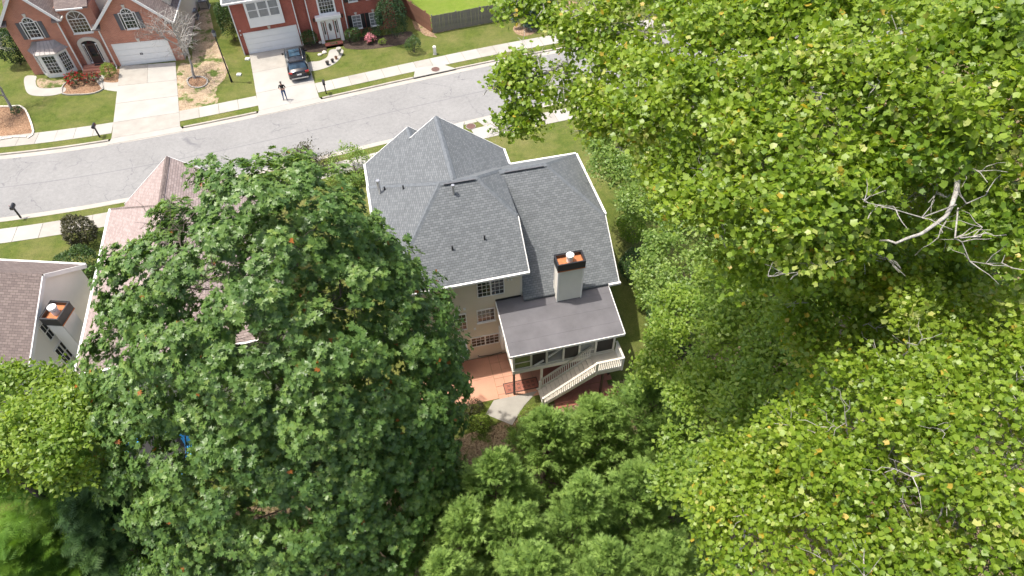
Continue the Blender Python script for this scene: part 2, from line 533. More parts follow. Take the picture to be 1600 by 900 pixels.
_xs = np.concatenate([np.linspace(-160, -60, 11), np.arange(-56, 24, 1.0), np.linspace(30, 160, 12)])
LINE = [Vector((x, far_y(x))) for x in _xs]
NORM = []
for i, p in enumerate(LINE):
    d = (LINE[min(i + 1, len(LINE) - 1)] - LINE[max(i - 1, 0)]).normalized()
    NORM.append(Vector((-d.y, d.x)))           # away from the camera
SARC = [0.0]
for a, b in zip(LINE[:-1], LINE[1:]): SARC.append(SARC[-1] + (b - a).length)
WID = 7.3                                        # asphalt width


def off_pt(s, d):
    """point at arc length s of the far asphalt edge, offset d away from the camera"""
    k = int(np.searchsorted(SARC, s)) - 1
    k = min(max(k, 0), len(LINE) - 2)
    t = (s - SARC[k]) / (SARC[k + 1] - SARC[k])
    p = LINE[k].lerp(LINE[k + 1], t); n = NORM[k].lerp(NORM[k + 1], t).normalized()
    return Vector((p.x + n.x * d, p.y + n.y * d))


def s_of(x, y):
    """arc length nearest to a point"""
    best = (1e9, 0)
    for k in range(len(LINE) - 1):
        a, b = LINE[k], LINE[k + 1]; ab = b - a
        t = min(1, max(0, (Vector((x, y)) - a).dot(ab) / ab.length_squared))
        d = (a + ab * t - Vector((x, y))).length
        if d < best[0]: best = (d, SARC[k] + t * ab.length)
    return best[1]


def strip(name, mat, prof, s0, s1, ds=1.0, smooth=False):
    """profile [(d,z)..] swept along the street from s0 to s1"""
    n = max(2, int((s1 - s0) / ds) + 1)
    mb = MB()
    for s in np.linspace(s0, s1, n):
        for d, z in prof:
            p = off_pt(s, d); mb.v.append((p.x, p.y, z))
    k = len(prof)
    for i in range(n - 1):
        for j in range(k - 1):
            a = i * k + j
            mb.f.append((a, a + k, a + k + 1, a + 1))
    return mb


SA, SB = s_of(-120, far_y(-120)), s_of(120, far_y(120))
S0, S1 = s_of(-52, far_y(-52)), s_of(20, far_y(20))
mb = strip('street', None, [(-WID, 0.0), (-WID * .5, .06), (0, 0.0)], SA, SB)
st = struct('street', mb, M['asphalt'], 'pale grey cracked asphalt street running across the picture')
# across-street coordinate for the seam
_uv = st.data.uv_layers[0].data
for lp in st.data.loops:
    r, c = divmod(lp.vertex_index, 3)
    _uv[lp.index].uv = (r * 1.0, (0, 3.65, 7.3)[c])

# driveways (corners: top-left, top-right, bottom-right, bottom-left at the asphalt edge)
DRV = {
    'h1': [(-35.75, 57.3), (-30.75, 57.75), (-27.35, 47.9), (-32.4, 45.9)],
    'h2': [(-24.2, 58.95), (-19.45, 60.45), (-16.35, 51.45), (-21.1, 49.45)],
}
def edge_s(q, i, j):
    p, r = Vector(q[i]), Vector(q[j]); p = p + (r - p).normalized() * 1.9
    return s_of(p.x, p.y)


far_gaps = [(edge_s(q, 3, 0), edge_s(q, 2, 1)) for q in (DRV['h1'], DRV['h2'])]
kerb_gaps = [(s_of(*q[3]) - .25, s_of(*q[2]) + .25) for q in (DRV['h1'], DRV['h2'])]
inlet_f = (s_of(-8.3, 54.0), s_of(-4.5, 55.2))
near_drv = (s_of(-12.2, 52.3), s_of(-6.0, 54.6))
near_left = (s_of(-44.0, far_y(-44)), s_of(-38.6, far_y(-38.6)))
inlet_n = (s_of(-5.2, 54.8), s_of(-1.6, 56.1))


def runs(gaps, a=None, b=None):
    a = S0 if a is None else a; b = S1 if b is None else b
    out = []; c = a
    for g0, g1 in sorted(gaps):
        if g0 > c: out.append((c, g0))
        c = max(c, g1)
    if c < b: out.append((c, b))
    return out


for sgn, base, gaps, nm in ((1, 0.0, kerb_gaps + [inlet_f], 'far'), (-1, -WID, [near_drv, near_left, inlet_n], 'near')):
    gp = strip('gutter', None, [(base + sgn * -.02, .002), (base, .006), (base + sgn * .46, .02)], S0, S1)
    if sgn < 0: gp.f = [tuple(reversed(f)) for f in gp.f]
    struct('gutter', gp, M['gutterc'], 'pale concrete gutter along the %s side of the street' % nm)
    kb = MB()
    for a, b in runs(gaps):
        pr = [(base + sgn * .45, .0), (base + sgn * .47, .12), (base + sgn * .62, .135), (base + sgn * .62, .02)]
        q = strip('kerb', None, pr, a, b)
        if sgn < 0: q.f = [tuple(reversed(f)) for f in q.f]
        n_ = len(q.v); q.f += [(0, 1, 2, 3), (n_ - 1, n_ - 2, n_ - 3, n_ - 4)]
        kb.add(q.v, q.f)
    struct('kerb', kb, M['kerb'], 'stained concrete kerb on the %s side of the street' % nm)
    # lawn sheet behind the kerb
    if sgn > 0:
        pr = [(.61, .12)] + [(d, .12) for d in (3, 6, 10, 20, 40, 90)]
        q = strip('lawn', None, pr, SA + 5, SB - 5, 1.5)
        struct('lawn', q, M['lawn'], 'mown front lawns beyond the street')
    else:
        q = MB(); rows = np.concatenate([[.61], np.arange(1.0, 26.5, .9)]); n = 110
        ss = np.linspace(S0 - 20, S1 + 5, n)
        for s in ss:
            for d in rows:
                p = off_pt(s, base - d)
                z = gz(p.x, p.y); u, v = huv(p.x, p.y)
                q.v.append((p.x, p.y, z if d > 1.2 else .12 if z > 0 else z))
        k = len(rows)
        for i in range(n - 1):
            for j in range(k - 1):
                a = i * k + j; q.f.append((a, a + 1, a + k + 1, a + k))
        struct('lawn', q, M['lawn'], 'grass around the grey-roofed house and its neighbours', True)
    # pavement of separate slabs
    pv = bpy.data.objects.new('pavement', None); COL.objects.link(pv)
    tag(pv, 'concrete pavement on the %s side of the street' % nm, None, None, 'structure')
    skip = far_gaps if sgn > 0 else [near_drv, near_left]
    for a, b in runs(skip):
        nn = max(1, round((b - a) / 1.52)); ds = (b - a) / nn
        for i in range(nn):
            sa, sb = a + i * ds + .012, a + (i + 1) * ds - .012
            d0, d1 = base + sgn * 1.42, base + sgn * 2.98
            pts = [off_pt(sa, d0), off_pt(sb, d0), off_pt(sb, d1), off_pt(sa, d1)]
            if sgn < 0: pts.reverse()
            zt = .145 + random.uniform(-.004, .004)
            m_ = MB().slab([(p.x, p.y, zt + random.uniform(-.003, .003)) for p in pts], .1)
            m_.build('concrete_slab', M['conc'] if random.random() < .75 else M['conc2'], pv)


def lerp2(q, a, b):
    """bilinear point in a corner list TL,TR,BR,BL; a across, b from top to bottom"""
    t = Vector(q[0]).lerp(Vector(q[1]), a); c = Vector(q[3]).lerp(Vector(q[2]), a)
    return t.lerp(c, b)


def driveway(q, rows, cols, label, base, sgn, z0=.155):
    """slabs from the house to the kerb line, then a ramp down to the gutter"""
    dv = bpy.data.objects.new('driveway', None); COL.objects.link(dv)
    tag(dv, label, None, None, 'structure')
    q = [Vector(p) for p in q]
    sR, sL = s_of(*q[2]), s_of(*q[3])
    kL, kR = off_pt(sL, base + sgn * .63), off_pt(sR, base + sgn * .63)
    q = [q[0], q[1], kR, kL]
    for i in range(len(rows) - 1):
        cc = cols if i == 0 else [0, 1]
        for j in range(len(cc) - 1):
            b0, b1, a0, a1 = rows[i] + .0012, rows[i + 1] - .0012, cc[j] + .002, cc[j + 1] - .002
            P = [lerp2(q, a0, b1), lerp2(q, a1, b1), lerp2(q, a1, b0), lerp2(q, a0, b0)]
            if area(P) < 0: P.reverse()
            MB().slab([(p.x, p.y, z0 + .002 * ((i + j) % 2)) for p in P], .12).build('concrete_slab', M['conc'] if (i + j) % 3 else M['conc2'], dv)
    gl, gr = off_pt(sL - .3, base + sgn * .04), off_pt(sR + .3, base + sgn * .04)
    P = [(gl.x, gl.y, .03), (gr.x, gr.y, .03), (kR.x, kR.y, z0 - .002), (kL.x, kL.y, z0 - .002)]
    if area(P) < 0: P.reverse()
    MB().slab(P, .06).build('apron', M['conc'], dv)
    return dv


def area(pts):
    return sum(pts[i - 1][0] * pts[i][1] - pts[i][0] * pts[i - 1][1] for i in range(len(pts)))


driveway(DRV['h1'], [0, .3, .55, .8, 1], [0, .5, 1], 'wide pale concrete driveway of the salmon brick house', 0.0, 1)
driveway(DRV['h2'], [0, .36, .72, 1], [0, 1], 'concrete driveway where the black car is parked', 0.0, 1)
a, b = off_pt(near_drv[0] + .4, -WID - .1), off_pt(near_drv[1] - .4, -WID - .1)
driveway([hw(-1.0, 37.0).xy, hw(4.6, 37.0).xy, b, a], [0, .4, .7, 1], [0, .5, 1], 'concrete driveway in front of the grey-roofed house', -WID, -1)
a, b = off_pt(near_left[0] + .4, -WID - .1), off_pt(near_left[1] - .4, -WID - .1)
driveway([Vector((-41.5, 30.5)), Vector((-36.9, 30.5)), b, a], [0, .4, .7, 1], [0, .5, 1], 'driveway at the left edge beside the mailbox', -WID, -1)


def sheet(name, pts, mat, label, z=.128, sub=0):
    """flat bed or path from ground pixels (photo) or world points"""
    mb = MB(); mb.slab([(p[0], p[1], z) for p in pts], .02)
    return struct(name, mb, mat, label)


def pxs(lst, k, ox=0, oy=0, z=.13):
    return [at(ox + x / k, oy + y / k, z) for x, y in lst][::-1]


def smoothloop(pts, n=4):
    pts = [Vector((p[0], p[1])) for p in pts]; out = []
    m = len(pts)
    for i in range(m):
        p0, p1, p2, p3 = pts[i - 1], pts[i], pts[(i + 1) % m], pts[(i + 2) % m]
        for k in range(n):
            t = k / n
            out.append(.5 * ((2 * p1) + (p2 - p0) * t + (2 * p0 - 5 * p1 + 4 * p2 - p3) * t * t + (3 * p1 - p0 - 3 * p2 + p3) * t ** 3))
    return out


def bed(name, px, k, mat, label, ox=0, oy=0, z=.132, smooth=True, jit=0.0):
    p = [at(ox + x / k, oy + y / k, z) for x, y in px]
    if smooth: p = smoothloop(p, 5 if jit else 4)
    if jit: p = [Vector((q[0] + random.gauss(0, jit), q[1] + random.gauss(0, jit))) for q in p]
    if area(p) < 0: p = p[::-1]
    return sheet(name, p, mat, label, z), p


bed('bare_ground', [(1115, 410), (1200, 380), (1215, 120), (1300, 60), (1345, 250), (1420, 430), (1350, 560), (1360, 640), (1250, 680), (1112, 705)], 4, M['dirt'], 'worn bare soil between the two brick houses', z=.130, jit=.07)
_, isl = bed('mulch_bed', [(-120, 690), (60, 668), (140, 672), (185, 740), (205, 845), (100, 858), (-120, 872)], 4, M['mulch'], 'mulch island around the left bare tree', z=.134)
bed('garden_path', [(155, 480), (158, 555), (190, 592), (270, 600), (350, 592), (405, 572), (402, 545), (300, 552), (238, 545), (222, 510), (225, 475)], 4, M['conc'], 'curved white path in front of the bay window', z=.142)
bed('garden_path', [(592, 482), (620, 530), (650, 558), (755, 568), (755, 512), (690, 508), (655, 470)], 4, M['conc'], 'short path from the brick steps to the driveway', z=.144)
bed('gravel_bed', [(230, 500), (245, 545), (320, 550), (400, 545), (395, 500), (330, 505), (270, 490)], 4, M['dirt'], 'stony bed below the bay window', z=.136)
_, rb = bed('mulch_bed', [(395, 540), (400, 590), (520, 592), (600, 580), (645, 552), (610, 500), (520, 500), (440, 510)], 4, M['mulch'], 'mulch bed of the red flowering shrubs', z=.138)
bed('mulch_bed', [(650, 490), (655, 512), (740, 512), (758, 470), (752, 430), (690, 440)], 4, M['mulch'], 'mulch under the round lime shrub', z=.146)
_, tr2 = bed('mulch_bed', [(1172, 510), (1190, 540), (1240, 550), (1285, 535), (1298, 505), (1270, 485), (1220, 480), (1185, 490)], 4, M['mulch'], 'ring of mulch round the right bare tree', z=.138)
bed('garden_path', [(682, 440), (760, 428), (815, 400), (838, 350), (925, 348), (915, 395), (870, 445), (790, 482), (690, 498)], 4.5, M['conc'], 'curved path from the driveway to the white front door', ox=330, z=.142)
bed('mulch_bed', [(935, 330), (1000, 346), (1100, 346), (1200, 335), (1330, 315), (1400, 285), (1400, 220), (1200, 250), (960, 270)], 4.5, M['darkmulch'], 'dark mulch bed under the front windows', ox=330, z=.136)
bed('mulch_bed', [(640, 330), (660, 362), (740, 366), (810, 355), (800, 320), (760, 290), (650, 290)], 4.5, M['darkmulch'], 'dark mulch between the garage and the front door', ox=330, z=.138)
bed('pine_straw_bed', [(895, 200), (930, 240), (990, 248), (1050, 225), (1068, 190), (1040, 160), (985, 145), (930, 160)], 4.444, M['straw'], 'round bed of pine straw under the young spruce', ox=600, z=.136)
bed('pine_straw_bed', [(1240, 80), (1370, 70), (1360, 20), (1245, 10)], 4.444, M['straw'], 'pine straw bed at the back of the corner lawn', ox=600, z=.138)
bed('pine_straw_bed', [(190, 130), (215, 200), (290, 248), (370, 262), (345, 235), (900, 110), (900, 95), (560, 165), (330, 225), (230, 130)], 4.444, M['straw'], 'strip of pine straw along the foot of the fence', ox=600, z=.134, smooth=False)
bed('fenced_yard_lawn', [(190, 0), (325, 135), (780, 45), (900, 20), (900, -120), (150, -120)], 4.444, M['yard'], 'bright green lawn inside the wooden fence', ox=600, z=.133, smooth=False)


def edging(pts, name, label, n, mat, r=.09, closed=True, part=None):
    """row of edging stones along a loop"""
    root = thing(name, label, 'edging', (pts[0][0], pts[0][1], .12))
    OFF[root.name] = Vector((pts[0][0], pts[0][1], .12))
    P = [Vector((p[0], p[1])) for p in pts]
    if closed: P.append(P[0])
    ln = [0]
    for a, b in zip(P[:-1], P[1:]): ln.append(ln[-1] + (b - a).length)
    for i in range(n):
        s = (i + .5) / n * ln[-1]; k = min(int(np.searchsorted(ln, s)), len(P) - 1); k = max(k, 1)
        t = (s - ln[k - 1]) / max(1e-6, ln[k] - ln[k - 1]); p = P[k - 1].lerp(P[k], t); d = (P[k] - P[k - 1]).normalized()
        h = ln[-1] / n * .48
        MB().bar((p.x - d.x * h, p.y - d.y * h, .17), (p.x + d.x * h, p.y + d.y * h, .17), r * 2, .12 + random.uniform(-.02, .03)).build(part or 'edging_stone', mat, root)


edging(isl, 'stone_edging', 'pale stone edging round the left mulch island', 30, M['stone'], .07)
edging(tr2, 'stone_edging', 'stone ring round the foot of the right bare tree', 16, M['conc2'], .06)
edging(rb, 'stone_edging', 'low brick edging round the red flower bed', 24, M['conc2'], .05)


# storm drain inlets with manhole covers
def inlet(sa, sb, base, sgn, mpos, label):
    c = off_pt((sa + sb) / 2, base + sgn * .9)
    root = thing('storm_drain', label, 'drain', (c.x, c.y, .0)); OFF[root.name] = Vector((c.x, c.y, 0))
    pts = [off_pt(sa, base + sgn * .42), off_pt(sb, base + sgn * .42), off_pt(sb - .9, base + sgn * 1.5), off_pt(sa + .6, base + sgn * 1.9)]
    if sgn < 0: pts.reverse()
    MB().slab([(p.x, p.y, .165) for p in pts], .06).build('apron', M['conc'], root)
    p0, p1 = off_pt(sa + .15, base + sgn * .5), off_pt(sb - .15, base + sgn * .5)
    MB().bar((p0.x, p0.y, .055), (p1.x, p1.y, .055), .16, .1).build('throat', M['dark'], root)
    MB().cyl(mpos, .36, .36, .166, .178, 20).build('manhole_cover', M['iron'], root)
    rim = MB(); rim.tube([(mpos[0] + .4 * math.cos(t), mpos[1] + .4 * math.sin(t), .168) for t in np.linspace(0, 6.283, 21)], .025, 5, False)
    rim.build('cover_rim', M['kerb'], root)


inlet(inlet_f[0], inlet_f[1], 0.0, 1, (-6.5, 55.55), 'storm drain with round rusty cover on the far kerb')
inlet(inlet_n[0], inlet_n[1], -WID, -1, (-3.1, 46.85), 'storm drain with rusty cover just behind the grey roof peak')


# ------------------------------------------------------------------ building kit
def window(parent, u0, u1, z0, z1, v, cols=1, grid=(0, 0), glass='glass', fw=.07, frame='white', proud=.05, sill=True, arch=0.0, split=True):
    """window in a wall facing -v (local frame of its building)"""
    fr = MB()
    y0, y1 = v - proud, v + .03
    fr.box(u0 - fw, u0, y0, y1, z0 - fw, z1 + (0 if arch else fw)); fr.box(u1, u1 + fw, y0, y1, z0 - fw, z1 + (0 if arch else fw))
    fr.box(u0, u1, y0, y1, z0 - fw, z0)
    if not arch: fr.box(u0, u1, y0, y1, z1, z1 + fw)
    cw = (u1 - u0) / cols
    for k in range(1, cols): fr.box(u0 + k * cw - .04, u0 + k * cw + .04, y0, y1, z0, z1)
    if split:
        zm = (z0 + z1) / 2
        for k in range(cols): fr.box(u0 + k * cw + .04 * (k > 0), u0 + (k + 1) * cw - .04 * (k < cols - 1), y0 + .012, y1, zm - .025, zm + .025)
    if arch:
        cx, r = (u0 + u1) / 2, (u1 - u0) / 2
        for i in range(12):
            a0, a1 = math.pi * i / 12, math.pi * (i + 1) / 12
            o0, o1, i0, i1 = [(cx + q * math.cos(a), z1 + q * arch / r * math.sin(a)) for q, a in ((r + fw, a0), (r + fw, a1), (r, a0), (r, a1))]
            fr.prism_y([i0, o0, o1, i1], y0, y1)
        fr.box(u0, u1, y0 + .01, y1, z1 - .03, z1 + .03)
        for i in range(1, 4):
            a = math.pi * i / 4
            fr.bar((cx, v - .02, z1), (cx + r * math.cos(a), v - .02, z1 + arch * math.sin(a)), .03, .03, (0, 1, 0))
    w = fr.build('window', M[frame], parent)
    for k in range(cols):
        pm = MB(); pm.box(u0 + k * cw, u0 + (k + 1) * cw, v - .012, v + .01, z0, z1)
        pm.build('pane', M[glass], w)
    if arch:
        cx, r = (u0 + u1) / 2, (u1 - u0) / 2
        pm = MB(); pm.prism_y([(cx + r * math.cos(math.pi * i / 12), z1 + .001 + arch * math.sin(math.pi * i / 12)) for i in range(13)], v - .012, v + .01)
        pm.build('fanlight', M[glass], w)
    nx, nz = grid
    if nx:
        g = MB()
        for k in range(cols):
            a, b = u0 + k * cw, u0 + (k + 1) * cw
            for i in range(1, nx): x = a + (b - a) * i / nx; g.box(x - .012, x + .012, v - .028, v - .006, z0, z1)
            for i in range(1, nz): z = z0 + (z1 - z0) * i / nz; g.box(a, b, v - .026, v - .005, z - .012, z + .012)
        g.build('muntins', M[frame], w)
    if sill:
        MB().box(u0 - fw - .04, u1 + fw + .04, v - proud - .06, v + .02, z0 - fw - .07, z0 - fw - .003).build('sill', M[frame], w)
    return w


def laps(mb, u0, u1, v, z0, z1, step=.15, axis='u', out=-1, top=None):
    """clapboards on a wall facing out*v (axis 'u') or out*u (axis 'v')"""
    z = z0
    while z < z1 - .02:
        zt = min(z + step, z1); b, t = v + out * .034, v + out * .004
        a0, a1 = u0, u1
        if top:                                    # clip to a gable: top(z)->(u0,u1)
            a0, a1 = top((z + zt) / 2)
            if a1 - a0 < .05: break
        if axis == 'u':
            q = [(a0, b, z), (a1, b, z), (a1, t, zt), (a0, t, zt)]; lip = [(a0, v, z), (a1, v, z), (a1, b, z), (a0, b, z)]
        else:
            q = [(b, a0, z), (b, a1, z), (t, a1, zt), (t, a0, zt)]; lip = [(v, a0, z), (v, a1, z), (b, a1, z), (b, a0, z)]
        if (axis == 'u') != (out < 0): q.reverse(); lip.reverse()
        mb.poly(q); mb.poly(lip)
        z += step
    return mb


def gutter(mb, a, b, w=.13, h=.14):
    return mb.bar(a, b, w, h)


def ridge_cap(mb, a, b, w=.3):
    a = Vector(a); b = Vector(b); n = max(1, int((b - a).length / .28)); d = (b - a) / n
    sd = d.cross(Vector((0, 0, 1)))
    sd.normalize(); sd *= w / 2
    for i in range(n):
        p, q = a + d * i, a + d * (i + 1.08)
        l = .028
        mb.add([p + Vector((0, 0, l + .012)), q + Vector((0, 0, l)), p + sd + Vector((0, 0, -.075)), q + sd + Vector((0, 0, -.085)), p - sd + Vector((0, 0, -.075)), q - sd + Vector((0, 0, -.085))],
               [(0, 2, 3, 1), (1, 5, 4, 0), (0, 4, 2)])


def ridge_cap1(parent, mat, a, b, w=.3):
    q = MB(); ridge_cap(q, a, b, w)
    return q.build('ridge_cap', M[mat], parent)


def chimney_cap(parent, u0, u1, v0, v1, z, mats=('blackmetal', 'rust')):
    """black band, rusted pan and a white flue cap on top of a chimney chase; all children of parent"""
    b = MB(); o = .09; t = .08
    b.box(u0 - o, u1 + o, v0 - o, v0 - o + t, z - .22, z + .32); b.box(u0 - o, u1 + o, v1 + o - t, v1 + o, z - .22, z + .32)
    b.box(u0 - o, u0 - o + t, v0 - o + t, v1 + o - t, z - .22, z + .32); b.box(u1 + o - t, u1 + o, v0 - o + t, v1 + o - t, z - .22, z + .32)
    b.build('cap_band', M[mats[0]], parent)
    e = MB()
    for q in ((u0 - o - .02, u1 + o + .02, v0 - o - .02, v0 - o + .02), (u0 - o - .02, u1 + o + .02, v1 + o - .02, v1 + o + .02)):
        e.box(*q, z + .322, z + .35)
    for q in ((u0 - o - .02, u0 - o + .02, v0 - o + .02, v1 + o - .02), (u1 + o - .02, u1 + o + .02, v0 - o + .02, v1 + o - .02)):
        e.box(*q, z + .322, z + .35)
    e.build('cap_edge', M[mats[0]], parent)
    MB().box(u0 - o - .012, u1 + o + .012, v0 - o - .015, v0 - o - .002, z - .25, z - .19).build('drip_edge', M[mats[1]], parent)
    MB().box(u0 - .01, u1 + .01, v0 - .01, v1 + .01, z - .05, z + .08).build('cap_pan', M[mats[1]], parent)
    f = MB(); c = ((u0 + u1) / 2, (v0 + v1) / 2)
    f.cyl(c, .19, .19, z + .08, z + .38, 16); f.cyl(c, .13, .13, z + .38, z + .46, 12); f.cyl(c, .23, .23, z + .46, z + .6, 16); f.cyl(c, .23, .05, z + .6, z + .66, 16)
    f.build('flue_cap', M['paintw'], parent)
    return b

# ------------------------------------------------------------------ the grey-roofed house
HO = Vector((5.0, 30.0, PATIO))
mh = thing('house', 'large house with grey shingle hip roofs and cream rear siding in the centre', 'house', hw(HO.x, HO.y, HO.z), PSI, off=HO)
L_, R_, VB, VF, RV, RZ, EZ = -1.55, 6.53, 25.0, 34.5, 29.6, 9.0, 5.5
ZC, VCF = 7.45, 31.77
TH = .14


def roofp(pts, nm='roof_plane', m='roof', parent=mh):
    return MB().slab(pts, TH).build(nm, M[m], parent)


roofp([(L_, VB, EZ), (R_, VB, EZ), (R_, 27.57, ZC), (4.65, RV, RZ), (2.55, RV, RZ)])
roofp([(L_, VF, EZ), (L_, VB, EZ), (2.55, RV, RZ)])
roofp([(4.65, RV, RZ), (R_, 27.57, ZC), (R_, VCF, ZC)])
roofp([(2.55, RV, RZ), (4.65, RV, RZ), (R_, VCF, ZC), (R_, VF, EZ), (L_, VF, EZ)])
roofp([(6.25, 25.05, 2.98), (12.15, 25.05, 2.98), (12.15, 28.38, 5.5), (9.2, 31.3, 7.7), (6.25, 31.3, 7.7)])
roofp([(9.2, 31.3, 7.7), (12.15, 28.38, 5.5), (12.15, 34.45, 5.45)])
roofp([(6.0, 31.3, 7.7), (9.2, 31.3, 7.7), (12.15, 34.45, 5.45), (6.0, 34.45, 5.45)])
WR = 8.7
roofp([(3.4, 30.0, WR), (7.6, 30.0, 5.5), (7.6, 36.1, 5.5), (3.4, 36.3, WR)])
roofp([(-1.55, 30.0, 4.95), (3.4, 30.0, WR), (3.4, 36.3, WR), (1.64, 36.3, 7.36), (1.64, 37.5, 7.36), (-1.55, 37.5, 4.95)])
roofp([(1.64, 36.0, 7.36), (4.8, 36.0, 4.95), (4.8, 37.5, 4.95), (1.64, 37.5, 7.36)])
ridge_cap1(mh, 'ridge', (L_, VB, EZ), (2.55, RV, RZ)); ridge_cap1(mh, 'ridge', (L_, VF, EZ), (2.55, RV, RZ)); ridge_cap1(mh, 'ridge', (R_, 27.57, ZC), (4.65, RV, RZ))
ridge_cap1(mh, 'ridge', (R_, VCF, ZC), (4.65, RV, RZ)); ridge_cap1(mh, 'ridge', (12.15, 28.38, 5.5), (9.2, 31.3, 7.7)); ridge_cap1(mh, 'ridge', (12.15, 34.45, 5.45), (9.2, 31.3, 7.7))
ridge_cap1(mh, 'ridge', (2.55, RV, RZ), (4.65, RV, RZ), .36); ridge_cap1(mh, 'ridge', (6.3, 31.3, 7.7), (9.2, 31.3, 7.7), .36); ridge_cap1(mh, 'ridge', (3.4, 36.3, WR), (3.4, 30.1, WR), .34)
ridge_cap1(mh, 'ridge', (1.64, 37.5, 7.36), (1.64, 36.3, 7.36), .3)

for a, b in (((2.75, RV - .17, RZ - .03), (4.55, RV - .17, RZ - .03)), ((6.6, 31.13, 7.66), (9.0, 31.13, 7.66))):
    MB().bar(a, b, .07, .06).build('ridge_vent', M['greytrim'], mh)
g = MB()
gutter(g, (L_ - .02, VB - .07, EZ - .06), (R_ + .03, VB - .07, EZ - .06)); gutter(g, (L_ - .07, VB, EZ - .06), (L_ - .07, VF, EZ - .06))
gutter(g, (L_ - .07, 33.9, 4.89), (L_ - .07, 37.5, 4.89)); gutter(g, (7.67, 34.5, 5.44), (7.67, 36.1, 5.44)); gutter(g, (7.7, 34.52, 5.39), (12.2, 34.52, 5.39))
gutter(g, (12.22, 28.4, 5.44), (12.22, 34.45, 5.4)); gutter(g, (11.5, 24.98, 2.92), (12.25, 24.98, 2.92))
g.split('gutter', M['white'], mh)
rk = MB()
rk.bar((R_ + .03, VB, EZ - .1), (R_ + .03, 27.57, ZC - .1), .05, .2); rk.bar((12.18, 25.05, 2.88), (12.18, 28.38, 5.4), .05, .2)
rk.bar((3.4, 36.33, WR - .12), (7.6, 36.13, 5.4), .05, .22); rk.bar((-1.55, 37.53, 4.85), (1.64, 37.53, 7.26), .05, .22); rk.bar((4.8, 37.53, 4.85), (1.64, 37.53, 7.26), .05, .22)
rk.bar((3.4, 36.33, WR - .12), (1.64, 36.33, 7.26), .05, .22)
rk.split('fascia', M['white'], mh)
# walls
VW = 25.5
wl = MB()
wl.box(-1.15, 6.2, VW, 34.1, PATIO, 5.36)
wl.box(6.2, 11.75, VW, 28.8, PATIO, 2.9)
wl.box(6.2, 11.75, 28.8, 34.1, PATIO + .5, 5.33)
wl.add([(11.75, VW, 2.9), (11.75, 28.8, 2.9), (11.75, 28.8, 5.3)], [(0, 1, 2)])
wl.add([(6.2, VW, 5.36), (6.2, 27.57, 7.25), (6.2, 31.6, 7.25), (6.2, 34.1, 5.36)], [(0, 3, 2, 1)])
wl.box(-1.15, 7.2, 34.1, 35.8, 0, 4.85)
wl.box(-1.15, 4.4, 35.8, 37.1, 0, 4.8)
wl.add([(-1.15, 37.1, 4.8), (4.4, 37.1, 4.8), (1.64, 37.1, 7.1)], [(0, 1, 2)])
wl.add([(-1.0, 35.8, 4.85), (7.2, 35.8, 5.3), (3.4, 35.8, 8.4)], [(0, 1, 2)])
wl.build('wall', M['beige'], mh)
sd = MB()
laps(sd, -1.17, 6.22, VW, PATIO + .1, 5.34)
laps(sd, VW, 27.4, 6.2, 3.0, 5.34, axis='v', out=1)
laps(sd, VW, 28.8, 11.75, PATIO + .1, 2.88, axis='v', out=1)
laps(sd, 28.8, 34.1, 11.75, 0.1, 5.33, axis='v', out=1)
laps(sd, VW, 34.1, -1.15, PATIO + .1, 5.34, axis='v', out=-1)
laps(sd, 6.22, 11.75, VW, PATIO + .1, 2.6)
tag(sd.build('siding', M['beige'], mh), kind='stuff')
sf = MB(); sf.box(L_, R_, VB + .02, VW, EZ - .19, EZ - .145); sf.build('soffit', M['white'], mh)
cb = MB(); cb.box(6.12, 6.26, VW - .035, VW + .03, PATIO, 5.3); cb.box(-1.2, -1.1, VW - .035, VW + .03, PATIO, 5.3); cb.split('corner_board', M['cream'], mh)

V0 = VW - .034
window(mh, 3.62, 5.14, 3.52, 4.78, V0, 2, (3, 4), 'glass', .05, sill=False, split=False)
window(mh, 2.05, 2.75, .78, 2.2, V0, 1, (3, 4), 'glass_warm', .06, sill=False)
window(mh, 3.5, 4.5, 1.2, 2.25, V0, 1, (4, 3), 'glass_warm', .06, frame='white', split=False)
window(mh, 2.98, 4.7, -1.2, -.32, V0, 2, (3, 3), 'glass_warm', .05, sill=False, split=False)
# patio door with awning
dr = MB(); dr.box(1.2, 2.12, V0 - .05, V0 + .01, PATIO + .05, -.62); d_ = dr.build('patio_door', M['white'], mh)
MB().box(1.42, 1.92, V0 - .062, V0 - .045, -1.75, -.8).build('pane', M['glass'], d_)
g = MB()
for i in range(1, 3): g.box(1.42 + i * .166, 1.445 + i * .166, V0 - .075, V0 - .06, -1.75, -.8)
for i in range(1, 3): g.box(1.42, 1.92, V0 - .073, V0 - .061, -1.75 + i * .31, -1.725 + i * .31)
g.build('muntins', M['white'], d_)
MB().box(2.02, 2.06, V0 - .11, V0 - .05, -1.72, -1.66).build('handle', M['steel'], d_)
aw = MB()
for k in range(8):
    a = .55 + k * .26
    aw.slab([(a, V0 - 1.0, -.74 + .01 * (k % 2)), (a + .255, V0 - 1.0, -.74 + .01 * (k % 2)), (a + .255, V0, -.36 + .01 * (k % 2)), (a, V0, -.36 + .01 * (k % 2))], .03)
aw.box(.53, 2.65, V0 - 1.04, V0 - 1.0, -.88, -.72)
aw.build('awning', M['white'], mh)
for u, z in ((2.42, 2.72), (2.74, 2.7), (3.25, .62)):
    MB().box(u - .07, u + .07, V0 - .09, V0, z - .06, z + .07).build('wall_vent', M['white'], mh)
fl = MB(); fl.cyl((5.38, V0 - .14), .07, .05, 4.68, 4.8, 8); fl.cyl((5.58, V0 - .14), .07, .05, 4.66, 4.78, 8); fl.box(5.42, 5.54, V0 - .1, V0, 4.7, 4.76); fl.build('floodlight', M['chase'], mh)
